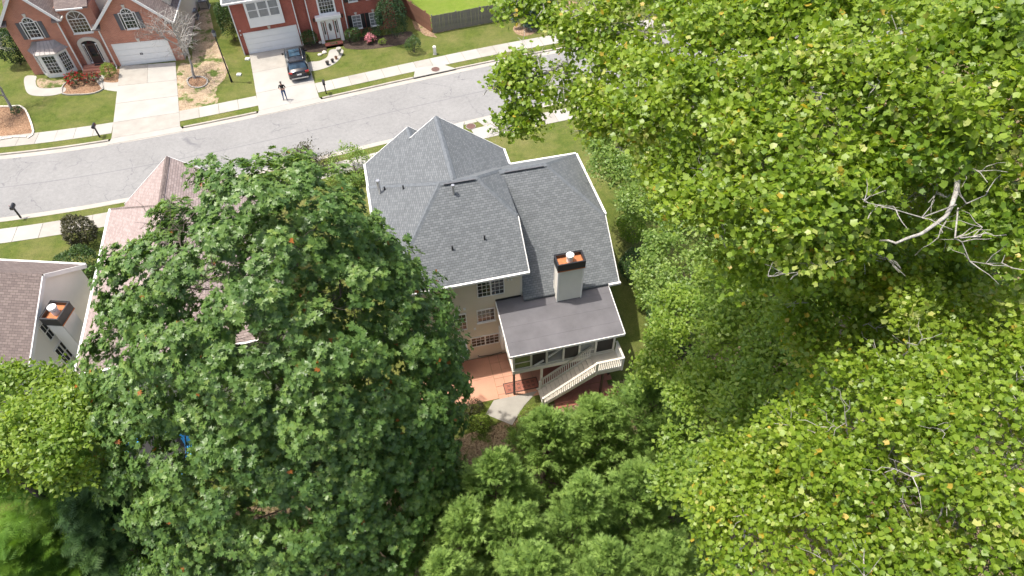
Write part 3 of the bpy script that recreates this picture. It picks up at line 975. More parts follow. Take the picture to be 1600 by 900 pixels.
pp = MB(); pp.tube([(3.3, V0 - .05, -2.2), (3.35, V0 - .06, -2.33), (4.2, V0 - .06, -2.42), (4.9, V0 - .06, -2.35)], .025, 6); pp.build('pipe', M['brown'], mh)
bx = MB(); bx.box(4.72, 4.92, 24.55, 25.46, -.9, .45); bx.build('side_box', M['white'], mh)
# roof penetrations
for u, v, z, h, r, m in ((-.87, 33.0, 6.05, .95, .09, 'steel'), (-.55, 32.9, 6.3, .3, .05, 'blackmetal'), (.55, 31.6, 7.25, .3, .05, 'blackmetal'), (3.2, 29.0, 8.5, .6, .075, 'steel'), (4.42, 26.75, 6.8, .32, .05, 'blackmetal'), (2.55, 26.55, 6.65, .32, .05, 'blackmetal')):
    q = MB(); q.cyl((u, v), r, r, z - .15, z + h, 10)
    if m == 'steel': q.cyl((u, v), r * 1.5, r * 1.3, z + h, z + h + .09, 10)
    vt = q.build('vent_pipe', M[m], mh)
    q = MB(); zz = lambda dv: z + .761 * dv + .03
    if m == 'steel' and v < 30: q.slab([(u - .16, v - .2, zz(-.2)), (u + .16, v - .2, zz(-.2)), (u + .16, v + .2, zz(.2)), (u - .16, v + .2, zz(.2))], .03); q.build('flashing', M['steel'], vt)

# chimney chase
ch = MB(); ch.box(8.2, 9.65, 24.68, 25.35, 2.3, 5.62); ch.box(8.2, 9.65, 25.35, 25.6, 2.3, 3.6)
c_ = ch.build('chimney', M['chase'], mh)
q = MB(); laps(q, 8.2, 9.65, 24.68, 2.75, 5.6, .16); laps(q, 24.68, 25.35, 8.2, 2.75, 5.6, .16, 'v', -1); laps(q, 24.68, 25.35, 9.65, 2.75, 5.6, .16, 'v', 1)
tag(q.build('chimney_siding', M['chase'], c_), kind='stuff')
q = MB()
for u, v in ((8.2, 24.68), (9.65, 24.68), (8.2, 25.35), (9.65, 25.35)): q.box(u - .045, u + .045, v - .045, v + .045, 2.6, 5.6)
q.build('corner_trim', M['white'], c_)
chimney_cap(c_, 8.2, 9.65, 24.68, 25.35, 5.6)

# screened porch
PZ0, PZ1, PV0 = 2.86, 2.06, 21.88
pz = lambda v: PZ1 + (PZ0 - PZ1) * (v - PV0) / (25.46 - PV0)
vs_ = [PV0, 22.7, 23.65, 24.6, 25.46]
for i in range(4):
    a, b = vs_[i], vs_[i + 1] + (.05 if i < 3 else 0)
    e = .012 * (3 - i)
    MB().slab([(4.65, a, pz(a) + .012), (11.5, a, pz(a) + .012), (11.5, b, pz(b) + .003), (4.65, b, pz(b) + .003)], .012).build('porch_roof_strip', M['membrane'], mh)
MB().slab([(4.67, PV0 + .02, pz(PV0 + .02) - .012), (11.48, PV0 + .02, pz(PV0 + .02) - .012), (11.48, 25.44, pz(25.44) - .012), (4.67, 25.44, pz(25.44) - .012)], .12).build('porch_roof_deck', M['white'], mh)
f = MB(); f.bar((4.63, PV0 - .03, PZ1 - .06), (11.52, PV0 - .03, PZ1 - .06), .05, .17); f.bar((4.62, PV0, PZ1 - .08), (4.62, 25.44, PZ0 - .1), .05, .2); f.bar((11.53, PV0, PZ1 - .08), (11.53, 25.44, PZ0 - .1), .05, .2)
f.split('porch_fascia', M['white'], mh)
fb = MB(); fb.bar((6.2, 25.47, 2.93), (4.62, 25.47, 2.93), .08, .1); fb.build('flashing', M['blackmetal'], mh)
PF = 22.3
us = [4.95, 6.0, 6.95, 7.98, 8.96, 9.98, 11.12]
for u in us:
    MB().box(u - .06, u + .06, PF - .06, PF + .06, .0, 1.98).build('porch_post', M['chase'], mh)
MB().box(4.95 - .06, 4.95 + .06, 25.3, 25.42, 0, 2.5).build('porch_post', M['chase'], mh)
q = MB(); q.box(4.89, 11.18, PF - .055, PF + .055, 1.8, 2.02); q.box(4.9, 5.0, PF + .06, 25.3, 1.85, 2.1); q.box(11.07, 11.17, PF + .06, 25.4, 1.85, 2.1); q.split('porch_beam', M['white'], mh)
q = MB()
for a, b in zip(us[:-1], us[1:]):
    q.box(a + .06, b - .06, PF - .03, PF + .03, .05, .13)
q.box(5.01, 5.94, PF - .03, PF + .03, .62, .7); q.box(9.02, 9.92, PF - .03, PF + .03, .5, .56)
q.box(4.92, 4.98, PF + .06, 25.3, .75, .84); q.build('porch_rail', M['chase'], mh)
for (a, b), m, in zip(zip(us[:-1], us[1:]), ('screen_green', 'screen', None, 'screen', 'curtain', 'screen')):
    if m: MB().box(a + .06, b - .06, PF - .008, PF + .008, .13, 1.8).build('screen_panel', M[m], mh)
q = MB(); q.box(4.945, 4.955, PF + .06, 25.3, .84, 1.85); q.build('side_screen', M['chase'], mh)
q = MB(); q.box(4.94, 4.96, PF + .06, 25.3, .02, .75); q.build('side_panel', M['white'], mh)
for (a, za), (b, zb) in (((7.02, .78), (7.9, 1.5)), ((6.2, .2), (6.75, .55))):
    MB().bar((a, PF - .09, za), (b, PF - .09, zb), .05, .1, (0, 1, 0)).build('brace_board', M['white'], mh)
# furniture-dark interior wall and floor
q = MB(); q.box(4.9, 11.2, PF - .02, 25.48, -.04, .0); q.build('porch_floor', M['deck'], mh)
q = MB(); q.box(4.86, 11.2, PF - .1, PF - .04, -.3, .02); q.box(4.86, 4.92, PF - .04, 25.47, -.3, .02); q.box(11.14, 11.2, PF - .04, 25.47, -.3, .02); q.split('rim_joist', M['chase'], mh)
for i in range(14):
    u = 5.2 + i * .43; MB().box(u, u + .045, PF, 25.46, -.26, -.045).build('floor_joist', M['brown'], mh)
# landing, stairs
LZ = -.02
for i in range(9):
    v = 21.04 + i * .134; MB().box(9.72, 11.25, v, v + .126, LZ - .04, LZ + .001 * (i % 2)).build('deck_board', M['deck'], mh)
q = MB(); q.box(9.68, 11.27, 20.98, 21.03, -.3, LZ + .01); q.box(11.25, 11.3, 21.03, 22.19, -.3, LZ + .01); q.box(9.66, 9.71, 21.04, 22.19, -.28, LZ - .045); q.split('landing_rim', M['chase'], mh)
NS = 13; U0, U1, ZB = 9.68, 6.45, PATIO
dz = (LZ - ZB) / (NS + 1); du = (U0 - U1) / NS
for i in range(NS):
    u = U0 - i * du; z = LZ - (i + 1) * dz
    tr = MB(); tr.box(u - du - .03, u, 21.06, 22.14, z - .04, z); tr.build('stair_tread', M['tread'], mh)
    MB().box(u - .012, u + .004, 21.08, 22.12, z + .002, z + dz - .045).build('stair_riser', M['deckdark'], mh)
q = MB()
for v in (21.02, 22.17):
    q.bar((U0, v, LZ - .2), (U1 - .05, v, ZB + .1), .045, .28)
q.split('stair_stringer', M['chase'], mh)
RH = .92
slope = lambda u: LZ + (ZB - LZ) * (U0 - u) / (U0 - U1)


def railing(p0, p1, zf, n, nm='baluster'):
    """balusters with top and bottom rail between two plan points, floor height zf(point t)"""
    a, b = Vector(p0), Vector(p1)
    for k in range(n):
        t = (k + .5) / n; p = a.lerp(b, t); z = zf(t)
        MB().box(p.x - .02, p.x + .02, p.y - .02, p.y + .02, z + .1, z + RH).build(nm, M['white'], mh)
    MB().bar((a.x, a.y, zf(0) + RH + .02), (b.x, b.y, zf(1) + RH + .02), .14, .045).build('handrail', M['deck'], mh)
    MB().bar((a.x, a.y, zf(0) + .1), (b.x, b.y, zf(1) + .1), .05, .07).build('bottom_rail', M['white'], mh)


railing((U0, 21.0), (U1, 21.0), lambda t: slope(U0 + (U1 - U0) * t), 27)
railing((U0, 22.19), (U1 + .15, 22.19), lambda t: slope(U0 + (U1 + .15 - U0) * t), 24)
railing((11.27, 21.0), (U0, 21.0), lambda t: LZ, 13)
railing((11.27, 22.25), (11.27, 21.0), lambda t: LZ, 10)
for u, v, zb, zt in ((U0 - .02, 21.0, LZ - .3, LZ + RH + .06), (11.27, 21.0, LZ - .3, LZ + RH + .06), (U1 - .02, 21.0, PATIO, PATIO + RH + .05), (U1 + .1, 22.19, PATIO, PATIO + RH + .08)):
    MB().box(u - .05, u + .05, v - .05, v + .05, zb, zt).build('newel_post', M['white'], mh)
for u, v, m in ((4.94, 22.28, 'brown'), (10.16, 21.12, 'brown'), (11.1, 22.28, 'brown'), (8.6, 22.28, 'brown')):
    MB().box(u - .06, u + .06, v - .06, v + .06, PATIO - .03, -.3).build('deck_post', M[m], mh)
MB().box(6.6, 6.74, 22.24, 22.36, PATIO - .03, -.3).build('deck_post', M['chase'], mh)

# patio of stained slabs and pavers
pt = bpy.data.objects.new('patio', None); COL.objects.link(pt)
pt.location = hw(3, 23.5, PATIO); pt.rotation_euler = (0, 0, PSI); OFF[pt.name] = Vector((3, 23.5, PATIO))
tag(pt, 'terracotta stained patio behind the house', None, None, 'structure')
cols = [-1.4, .4, 2.2, 3.95]
for i in range(3):
    for j, (v0, v1) in enumerate(((22.2, 23.85), (23.85, 25.48))):
        MB().box(cols[i] + .006, cols[i + 1] - .006, v0 + .006, v1 - .006, PATIO - .12, PATIO + .001 * ((i + j) % 2)).build('patio_slab', M['patio'], pt)
for i in range(12):
    for j in range(6):
        u, v = 3.95 + i * .605, 21.85 + j * .605
        if u > 11.2: continue
        MB().box(u + .008, u + .597, v + .008, v + .597, PATIO - .12, PATIO + .004 + random.uniform(0, .006)).build('patio_tile', M['patio'] if u < 6.4 else M['paver'], pt)
for i in range(10):
    for j in range(3):
        u, v = 7.2 + i * .405, 20.62 + j * .405
        if u + v > 31.9: continue
        MB().box(u + .006, u + .399, v + .006, v + .399, PATIO - .12, PATIO + .002 + random.uniform(0, .008)).build('paver', M['paver'], pt)
pb = MB(); pb.slab([hw(2.9, 21.3, PATIO + .012), hw(4.3, 20.2, PATIO + .012), hw(5.3, 21.3, PATIO + .012), hw(6.4, 22.15, PATIO + .012), hw(3.6, 22.15, PATIO + .012)], .1)
struct('garden_path', pb, M['conc2'], 'grey concrete landing at the foot of the wooden stairs')
mt = thing('door_mat', 'patterned outdoor rug on the patio under the porch', 'rug', hw(5.5, 22.7, PATIO + .014), PSI, off=(5.5, 22.7, PATIO + .014))
MB().box(4.45, 6.55, 22.42, 23.12, PATIO + .014, PATIO + .03).build('rug_field', M['paver'], mt)
q = MB()
for a in ((4.4, 6.6, 22.36, 22.42), (4.4, 6.6, 23.12, 23.18), (4.4, 4.45, 22.42, 23.12), (6.55, 6.6, 22.42, 23.12)): q.box(*a, PATIO + .014, PATIO + .034)
for i in range(6):
    for j in range(2):
        u, v = 4.62 + i * .31, 22.55 + j * .3
        q.bar((u, v, PATIO + .032), (u + .2, v + .15, PATIO + .032), .03, .006); q.bar((u, v + .15, PATIO + .0325), (u + .2, v, PATIO + .0325), .03, .006)
q.build('rug_border', M['brown'], mt)
mt2 = MB(); mt2.box(.95, 1.95, 24.65, 25.3, PATIO + .003, PATIO + .02); o = mt2.build('door_mat', M['brown'], None)
o.matrix_world = Matrix.Rotation(PSI, 4, 'Z'); tag(o, 'small dark mat in front of the patio door', 'mat')


# ------------------------------------------------------------------ rosy-roofed neighbour behind the oak
ph_ = thing('house', 'neighbouring house with rosy brown roof half hidden by the big oak', 'house', hw(-12, 29, -1.5), PSI, off=(-12, 29, -1.5))
rp = lambda pts, par, m: MB().slab(pts, TH).build('roof_plane', M[m], par)
a, b, c, d, rv, rz = -17.3, -8.0, 23.8, 36.4, 30.0, 8.6
rp([(a, d, 5.5), (a, c, 5.5), (-12.3, 27.6, rz), (-12.3, 32.0, rz)], ph_, 'roof_pink')
rp([(a, c, 5.5), (b, c, 5.5), (-12.3, 27.6, rz)], ph_, 'roof_pink')
rp([(b, c, 5.5), (b, d, 5.5), (-12.3, 32.0, rz), (-12.3, 27.6, rz)], ph_, 'roof_pink')
rp([(b, d, 5.5), (a, d, 5.5), (-12.3, 32.0, rz)], ph_, 'roof_pink')
rp([(-12.95, 32.6, 8.3), (-12.95, 36.9, 8.3), (-16.6, 36.9, 5.3), (-16.6, 32.6, 5.3)], ph_, 'roof_pink')
rp([(-9.3, 32.6, 5.3), (-9.3, 36.9, 5.3), (-12.95, 36.9, 8.3), (-12.95, 32.6, 8.3)], ph_, 'roof_pink')
ridge_cap1(ph_, 'roof_brown', (-12.95, 36.9, 8.3), (-12.95, 32.6, 8.3)); ridge_cap1(ph_, 'roof_brown', (-12.3, 32, rz), (-12.3, 27.6, rz)); ridge_cap1(ph_, 'roof_brown', (a, c, 5.5), (-12.3, 27.6, rz)); ridge_cap1(ph_, 'roof_brown', (a, d, 5.5), (-12.3, 32., rz)); 
q = MB(); q.bar((a - .06, c, 5.44), (a - .06, d, 5.44), .13, .14); q.bar((a, c - .06, 5.44), (b, c - .06, 5.44), .13, .14); q.bar((-16.6, 36.93, 5.2), (-12.95, 36.93, 8.2), .05, .2); q.bar((-9.3, 36.93, 5.2), (-12.95, 36.93, 8.2), .05, .2); q.split('gutter', M['white'], ph_)
q = MB(); q.box(-16.9, -8.4, 24.2, 36.0, -2.4, 5.34); q.add([(-16.2, 36.0, 5.3), (-9.7, 36.0, 5.3), (-12.95, 36.0, 8.0)], [(0, 1, 2)]); q.build('wall', M['stucco'], ph_)

# ------------------------------------------------------------------ cream neighbour at the left edge; its frame faces +X
CP = math.radians(84.5)
CO = Vector((-24.9, 24.5, -1.8))
cr = thing('house', 'cream gabled house with brown roof at the left edge', 'house', CO, CP, off=(0, 0, CO.z))
# local: x towards the street, y away from the viewer's side (-X world); wall face at y = 0
rp([(-4.0, -.12, 4.9), (0, -.12, 7.5), (0, 12, 7.5), (-4.0, 12, 4.9)][::-1], cr, 'roof_brown')
rp([(0, -.12, 7.5), (2.6, -.12, 5.48), (2.6, 12, 5.48), (0, 12, 7.5)][::-1], cr, 'roof_brown')
rp([(-7.0, 2.6, 4.2), (-3.0, 2.6, 5.7), (-3.0, 12, 5.7), (-7.0, 12, 4.2)][::-1], cr, 'roof_brown')
ridge_cap1(cr, 'roof_brown', (0, -.12, 7.5), (0, 12, 7.5)); 
q = MB(); q.bar((-4.0, -.15, 4.78), (0, -.15, 7.38), .06, .24); q.bar((2.6, -.15, 5.36), (0, -.15, 7.38), .06, .24); q.bar((-4.06, -.1, 4.84), (-4.06, 12, 4.84), .12, .13); q.bar((2.66, -.1, 5.42), (2.66, 12, 5.42), .12, .13); q.split('fascia', M['white'], cr)
q = MB(); q.box(-3.6, 2.3, 0, 11.6, -3.2, 4.85); q.add([(-3.6, 0, 4.85), (2.3, 0, 4.85), (2.3, 0, 5.4), (0, 0, 7.3), (-3.6, 0, 5.0)], [(0, 1, 2, 3, 4)]); q.box(-6.6, -3.6, 3, 11.6, -3.2, 4.1); q.build('wall', M['stucco'], cr)
window(cr, -2.05, -1.2, 4.45, 5.6, 0, 2, (2, 2), 'glass', .06, sill=False)
window(cr, -2.3, -1.4, 2.5, 3.8, 0, 2, (2, 2), 'glass', .06, sill=False)
q = MB(); q.box(-2.0, -.95, -1.4, -.55, -3.1, 6.1); c2 = q.build('chimney', M['chase'], cr)
q = MB()
laps(q, -2.0, -.95, -1.4, -3.0, 6.1, .16); laps(q, -1.4, -.55, -2.0, -3.0, 6.1, .16, 'v', -1); laps(q, -1.4, -.55, -.95, -3.0, 6.1, .16, 'v', 1)
tag(q.build('chimney_siding', M['chase'], c2), kind='stuff')
chimney_cap(c2, -2.0, -.95, -1.4, -.55, 6.1)
q = MB(); q.box(-1.9, -1.05, -.55, 0, -3.1, 1.4); q.build('chimney_back', M['chase'], cr)

# ------------------------------------------------------------------ salmon brick house across the street
A1 = math.radians(9); B0 = .12
h1 = thing('house', 'salmon brick house with three gables, bay window and arched windows', 'house', (-38.9, 56.8, B0), A1, off=(0, 0, B0))
q = MB()
q.box(-4.25, 0, 0, 6, 0, 5.3); q.add([(-4.25, 0, 5.3), (0, 0, 5.3), (-2.12, 0, 7.75)], [(0, 1, 2)])
q.box(0, 2.95, .5, 6, 0, 5.8)
q.box(2.95, 9.0, 0, 2.0, 0, 4.2); q.add([(2.95, 0, 4.2), (9.0, 0, 4.2), (5.97, 0, 7.1)], [(0, 1, 2)])
q.build('brick_wall', M['brick1'], h1)
q = MB(); q.box(2.95, 8.98, 2.0, 11, 0, 5.6); q.box(-4.2, 2.95, 6.0, 11, 0, 5.6); q.build('rear_wall', M['cream'], h1)
q = MB(); laps(q, 0.05, 11, 9.0, 0, 4.2, .15, 'v', 1); tag(q.build('siding', M['cream'], h1), kind='stuff')
R1 = lambda pts: MB().slab(pts, .14).build('roof_plane', M['roof_brown'], h1)
R1([(-4.65, -.35, 5.0), (-2.12, -.35, 7.95), (-2.12, 6, 7.95), (-4.65, 6, 5.0)][::-1]); R1([(-2.12, -.35, 7.95), (.35, -.35, 5.1), (.35, 6, 5.1), (-2.12, 6, 7.95)][::-1])
R1([(2.55, -.35, 3.95), (5.97, -.35, 7.3), (5.97, 6, 7.3), (2.55, 6, 3.95)][::-1]); R1([(5.97, -.35, 7.3), (9.4, -.35, 3.95), (9.4, 6, 3.95), (5.97, 6, 7.3)][::-1])
R1([(-4.6, 2.0, 5.6), (9.3, 2.0, 5.6), (9.3, 6.3, 9.2), (-4.6, 6.3, 9.2)]); R1([(-4.6, 6.3, 9.2), (9.3, 6.3, 9.2), (9.3, 11.4, 5.2), (-4.6, 11.4, 5.2)])
R1([(.2, .1, 5.85), (2.9, .1, 5.85), (2.9, 3.0, 7.6), (.2, 3.0, 7.6)])
q = MB()
for a, b in (((-4.65, -.38, 4.9), (-2.12, -.38, 7.85)), ((.35, -.38, 5.0), (-2.12, -.38, 7.85)), ((2.55, -.38, 3.85), (5.97, -.38, 7.2)), ((9.4, -.38, 3.85), (5.97, -.38, 7.2))): q.bar(a, b, .06, .22)
q.bar((.4, -.3, 5.0), (.4, 2, 5.0), .1, .12); q.bar((2.5, -.3, 3.88), (2.5, 2, 3.88), .1, .12); q.bar((9.45, -.3, 3.88), (9.45, 6, 3.88), .1, .12); q.bar((.3, .05, 5.75), (2.5, .05, 5.75), .1, .12)
q.split('fascia', M['white'], h1)
for u, z in ((-4.3, 5.0), (.05, 5.0), (2.9, 3.95), (8.98, 3.95)):
    MB().slab([(u - .35, -.45, z), (u + .35, -.45, z), (u + .35, .0, z + .3), (u - .35, .0, z + .3)], .08).build('eave_return', M['roof_brown'], h1)
for u0, u1, zt in ((-.08, .02, 4.9), (2.86, 2.96, 3.8)):
    q = MB(); q.box(u0, u1, -.1, -.0 - .003, .1, zt); q.bar((u0 + .05, -.05, .15), (u0 + .1, -.45, .06), .08, .08); q.build('downspout', M['white'], h1)
# shuttered arched windows
for u0, u1 in ((-2.95, -1.65), (5.15, 6.45)):
    w = window(h1, u0 + .22, u1 - .22, 3.62, 4.95, 0, 1, (3, 4), 'glass', .07, arch=.42)
    for a in (u0, u1 - .18): MB().box(a, a + .18, -.045, .02, 3.58, 5.0).build('sidelight', M['glass'], w)
    q = MB(); q.box(u0 - .06, u0 - .005, -.06, .02, 3.5, 5.05); q.box(u1 + .005, u1 + .06, -.06, .02, 3.5, 5.05); q.box(u0, u0 + .15, -.06, .02, 5.002, 5.07); q.box(u1 - .15, u1, -.06, .02, 5.002, 5.07); q.split('casing', M['white'], w)
    for a in (u0 - .42, u1 + .08): MB().box(a, a + .33, -.05, .0 - .002, 3.5, 5.0).build('shutter', M['greytrim'], h1)
    MB().prism_y([((u0 + u1) / 2 - .09, 5.45), ((u0 + u1) / 2 + .09, 5.45), ((u0 + u1) / 2 + .14, 5.75), ((u0 + u1) / 2 - .14, 5.75)], -.09, .0 - .002).build('keystone', M['stone'], h1)
w = window(h1, .68, 2.1, 3.45, 4.65, .5, 1, (5, 4), 'glass_warm', .1, arch=.68, split=False)
MB().prism_y([(1.3, 5.42), (1.48, 5.42), (1.53, 5.7), (1.25, 5.7)], .42, .497).build('keystone', M['stone'], h1)
# entry
q = MB()
q.box(.4, .72, .36, .497, .4, 2.35); q.box(2.05, 2.37, .36, .497, .4, 2.35)
for i in range(10):
    a0, a1 = math.pi * i / 10, math.pi * (i + 1) / 10
    P = [(1.385 + r * math.cos(a), 2.35 + h * math.sin(a)) for r, h, a in ((.66, .32, a0), (.985, .62, a0), (.985, .62, a1), (.66, .32, a1))]
    q.prism_y(P, .36, .497)
en = q.build('door_surround', M['stone'], h1)
MB().prism_y([(1.385 + .66 * math.cos(math.pi * i / 10), 2.352 + .32 * math.sin(math.pi * i / 10)) for i in range(11)], .44, .49).build('transom', M['glass'], en)
d = MB().box(.96, 1.8, .43, .497, .42, 2.33).build('front_door', M['brown'], h1)
MB().box(1.12, 1.64, .42, .429, 1.1, 2.15).build('pane', M['glass'], d); MB().cyl((1.72, .39), .03, .03, 1.3, 1.42, 8).build('handle', M['steel'], d)
for a in (.76, 1.83):
    s_ = MB().box(a, a + .18, .44, .497, .42, 2.33).build('sidelight', M['white'], h1); MB().box(a + .04, a + .14, .43, .439, .6, 2.2).build('pane', M['glass'], s_)
for i in range(3): MB().box(.05 + .0 * i, 2.75, -.45 - .32 * i + .3, .35 if i == 0 else -.46 - .32 * (i - 1) + .3, .0, .4 - .13 * i).build('step', M['brick1'], h1)
MB().box(1.05, 1.75, -.0, .28, .401, .415).build('door_mat', M['blacktrim'], h1)


def garage(parent, u0, u1, v, z1, mat='paintw'):
    q = MB(); q.box(u0 - .1, u0, v - .05, v + .02, 0, z1 + .1); q.box(u1, u1 + .1, v - .05, v + .02, 0, z1 + .1); q.box(u0, u1, v - .05, v + .02, z1, z1 + .1)
    gd = q.build('garage_door', M['white'], parent)
    h = z1 / 4
    for i in range(4):
        s_ = MB(); s_.box(u0 + .005, u1 - .005, v - .03, v + .01, .14 * (i == 0) + i * h + .008, (i + 1) * h - .008)
        for k in range(4):
            a = u0 + (u1 - u0) * (k + .08) / 4; b = u0 + (u1 - u0) * (k + .92) / 4
            s_.box(a, b, v - .042, v - .03, max(.16, i * h) + .09, (i + 1) * h - .09)
        s_.build('door_panel', M[mat], gd)
    return gd


gd = garage(h1, 3.45, 8.1, -.004, 2.2)
q = MB()
for k in range(2): q.box(5.4 + k * .14, 5.5 + k * .14, -.06, -.047, 1.05, 1.25)
q.build('house_number', M['greytrim'], gd)
q = MB(); q.box(3.35, 8.2, -.03, -.002, 2.32, 2.52); q.build('brick_lintel', M['brick1'], h1)
MB().prism_y([(5.68, 2.32), (5.86, 2.32), (5.92, 2.62), (5.62, 2.62)], -.08, -.031).build('keystone', M['stone'], h1)
# bay window
b0 = [(-3.45, 0), (-2.75, -.8), (-1.2, -.8), (-.5, 0)]
q = MB(); q.slab([(x, y, 2.42) for x, y in b0], 2.42); bay = q.build('bay', M['white'], h1)
for (xa, ya), (xb, yb) in zip(b0[:-1], b0[1:]):
    a, b = Vector((xa, ya, 0)), Vector((xb, yb, 0)); d = (b - a); n = Vector((d.y, -d.x, 0)).normalized() * .012
    p, r_ = a + d * .17 + n, a + d * .83 + n
    MB().add([(p.x, p.y, .55), (r_.x, r_.y, .55), (r_.x, r_.y, 2.15), (p.x, p.y, 2.15)], [(0, 1, 2, 3)]).build('pane', M['glass'], bay)
    g = MB()
    for i in range(1, 4): c = p.lerp(r_, i / 4) + n * .8; g.bar((c.x, c.y, .55), (c.x, c.y, 2.15), .025, .02)
    for i in range(1, 5): z = .55 + 1.6 * i / 5; g.bar((p.x + n.x, p.y + n.y, z), (r_.x + n.x, r_.y + n.y, z), .02, .025)
    g.build('muntins', M['white'], bay)
cv = [(-3.7, 0), (-2.85, -1.0), (-1.1, -1.0), (-.25, 0)]; tp = [(-2.9, -.02), (-2.5, -.12), (-1.45, -.12), (-1.05, -.02)]
md = [(a[0] * .55 + b[0] * .45, a[1] * .5 + b[1] * .5) for a, b in zip(cv, tp)]
q = MB(); q.v = [(x, y, 2.44) for x, y in cv] + [(x, y, 2.72) for x, y in md] + [(x, y, 3.25) for x, y in tp]
for r_ in range(2):
    for i in range(3): q.f.append((r_ * 4 + i, r_ * 4 + i + 1, r_ * 4 + i + 5, r_ * 4 + i + 4))
q.f += [(8, 9, 10, 11), (3, 2, 1, 0)]
br = q.build('bay_roof', M['copper'], bay)
q = MB()
for i in range(3):
    for k in range(5):
        t = k / 4
        P = [Vector((*Vector(r_[i]).lerp(Vector(r_[i + 1]), t), z)) for r_, z in ((cv, 2.45), (md, 2.73), (tp, 3.26))]
        q.tube(P, .018, 4)
q.build('standing_seams', M['copper'], bay)

# ------------------------------------------------------------------ deep red brick house with the parked car
A2 = math.radians(17)
h2 = thing('house', 'dark red brick house with white portal and triple window above the garage', 'house', (-24.6, 58.8, B0), A2, off=(0, 0, B0))
q = MB(); q.box(0, 5.5, 0, 9, 0, 5.3); q.box(5.5, 6.65, .35, 9, 0, 5.3); q.box(6.65, 9.92, 0, 9, 0, 5.3); q.box(9.92, 14.6, .3, 9, 0, 5.3)
q.build('brick_wall', M['brick2'], h2)
R2 = lambda pts: MB().slab(pts, .14).build('roof_plane', M['roof'], h2)
R2([(-.4, -.4, 5.3), (15, -.4, 5.3), (11.5, 4.5, 9), (3.5, 4.5, 9)]); R2([(-.4, 9.4, 5.3), (-.4, -.4, 5.3), (3.5, 4.5, 9)]); R2([(15, -.4, 5.3), (15, 9.4, 5.3), (11.5, 4.5, 9)]); R2([(15, 9.4, 5.3), (-.4, 9.4, 5.3), (3.5, 4.5, 9), (11.5, 4.5, 9)])
q = MB(); q.bar((-.46, -.46, 5.22), (15.05, -.46, 5.22), .12, .14); q.bar((-.46, -.4, 5.22), (-.46, 9.4, 5.22), .12, .14); q.split('gutter', M['white'], h2)
for u, v in ((.03, -.06), (5.45, -.06), (6.6, -.06), (9.88, -.06)):
    q = MB(); q.box(u - .045, u + .045, v - .05, v + .055, .05, 5.15); q.build('downspout', M['white'], h2)
garage(h2, .55, 5.2, -.004, 2.1)
MB().prism_y([(2.78, 2.25), (2.96, 2.25), (3.01, 2.52), (2.73, 2.52)], -.08, -.002).build('keystone', M['stone'], h2)
q = MB(); q.box(1.3, 4.4, -.4, -.003, 2.75, 5.2); bx = q.build('box_bay', M['white'], h2)
for k in range(3):
    a = 1.5 + k * .94; window(h2, a, a + .78, 3.65, 5.0, -.4, 1, (0, 0), 'blind', .05, proud=.035, sill=False)
window(h2, 7.72, 9.0, 2.85, 4.9, -.003, 1, (5, 6), 'glass', .16, split=False)
# portal
q = MB(); q.box(7.2, 7.5, -.5, -.003, 0, 2.45); q.box(9.05, 9.35, -.5, -.003, 0, 2.45); q.box(7.1, 9.45, -.6, -.003, 2.451, 2.72); q.box(7.5, 9.05, -.12, -.003, 2.1, 2.449)
po = q.build('portal', M['white'], h2)
for u in (7.3, 9.2): MB().box(u - .09, u + .13, -.51, -.501, .2, 2.3).build('pilaster_panel', M['paintw'], po)
d = MB().box(7.95, 8.62, -.08, -.003, .22, 2.1).build('front_door', M['paintw'], h2)
MB().prism_y([(8.285 + .14 * math.cos(t), 1.45 + .4 * math.sin(t)) for t in np.linspace(0, 6.283, 17)[:-1]], -.095, -.08).build('oval_pane', M['glass'], d)
MB().box(8.55, 8.58, -.13, -.08, 1.1, 1.2).build('handle', M['steel'], d)
for a in (7.58, 8.72):
    s_ = MB().box(a, a + .28, -.06, -.003, .22, 2.1).build('sidelight', M['white'], h2); MB().box(a + .08, a + .2, -.07, -.061, .8, 1.95).build('pane', M['glass'], s_)
MB().box(7.45, 9.1, -1.1, -.51, .0, .2).build('step', M['brick2'], h2); MB().box(7.35, 9.2, -1.5, -1.11, .0, .12).build('step', M['conc2'], h2)
MB().box(7.9, 8.6, -1.02, -.65, .201, .215).build('door_mat', M['straw'], h2)
for a in (10.5, 12.15):
    window(h2, a, a + .75, .72, 1.95, .3, 1, (2, 4), 'blind', .05)
    window(h2, a, a + .75, 3.4, 4.8, .3, 1, (2, 4), 'blind', .05)
    for b in (a - .42, a + .82): MB().box(b, b + .35, .25, .297, .65, 2.05).build('shutter', M['blacktrim'], h2); MB().box(b, b + .35, .25, .297, 3.35, 4.9).build('shutter', M['blacktrim'], h2)
    MB().prism_y([(a + .3, 2.05), (a + .45, 2.05), (a + .5, 2.28), (a + .25, 2.28)], .23, .297).build('keystone', M['stone'], h2)
for u in (6.95, 9.6): q = MB(); q.box(u - .06, u + .06, -.16, -.003, 2.2, 2.5); q.build('wall_lantern', M['blackmetal'], h2)
for u, z in ((.3, 2.5), (.0 + .25, 2.1)): MB().box(u - .05, u + .05, -.08, -.003, z - .05, z + .05).build('security_light', M['white'], h2)


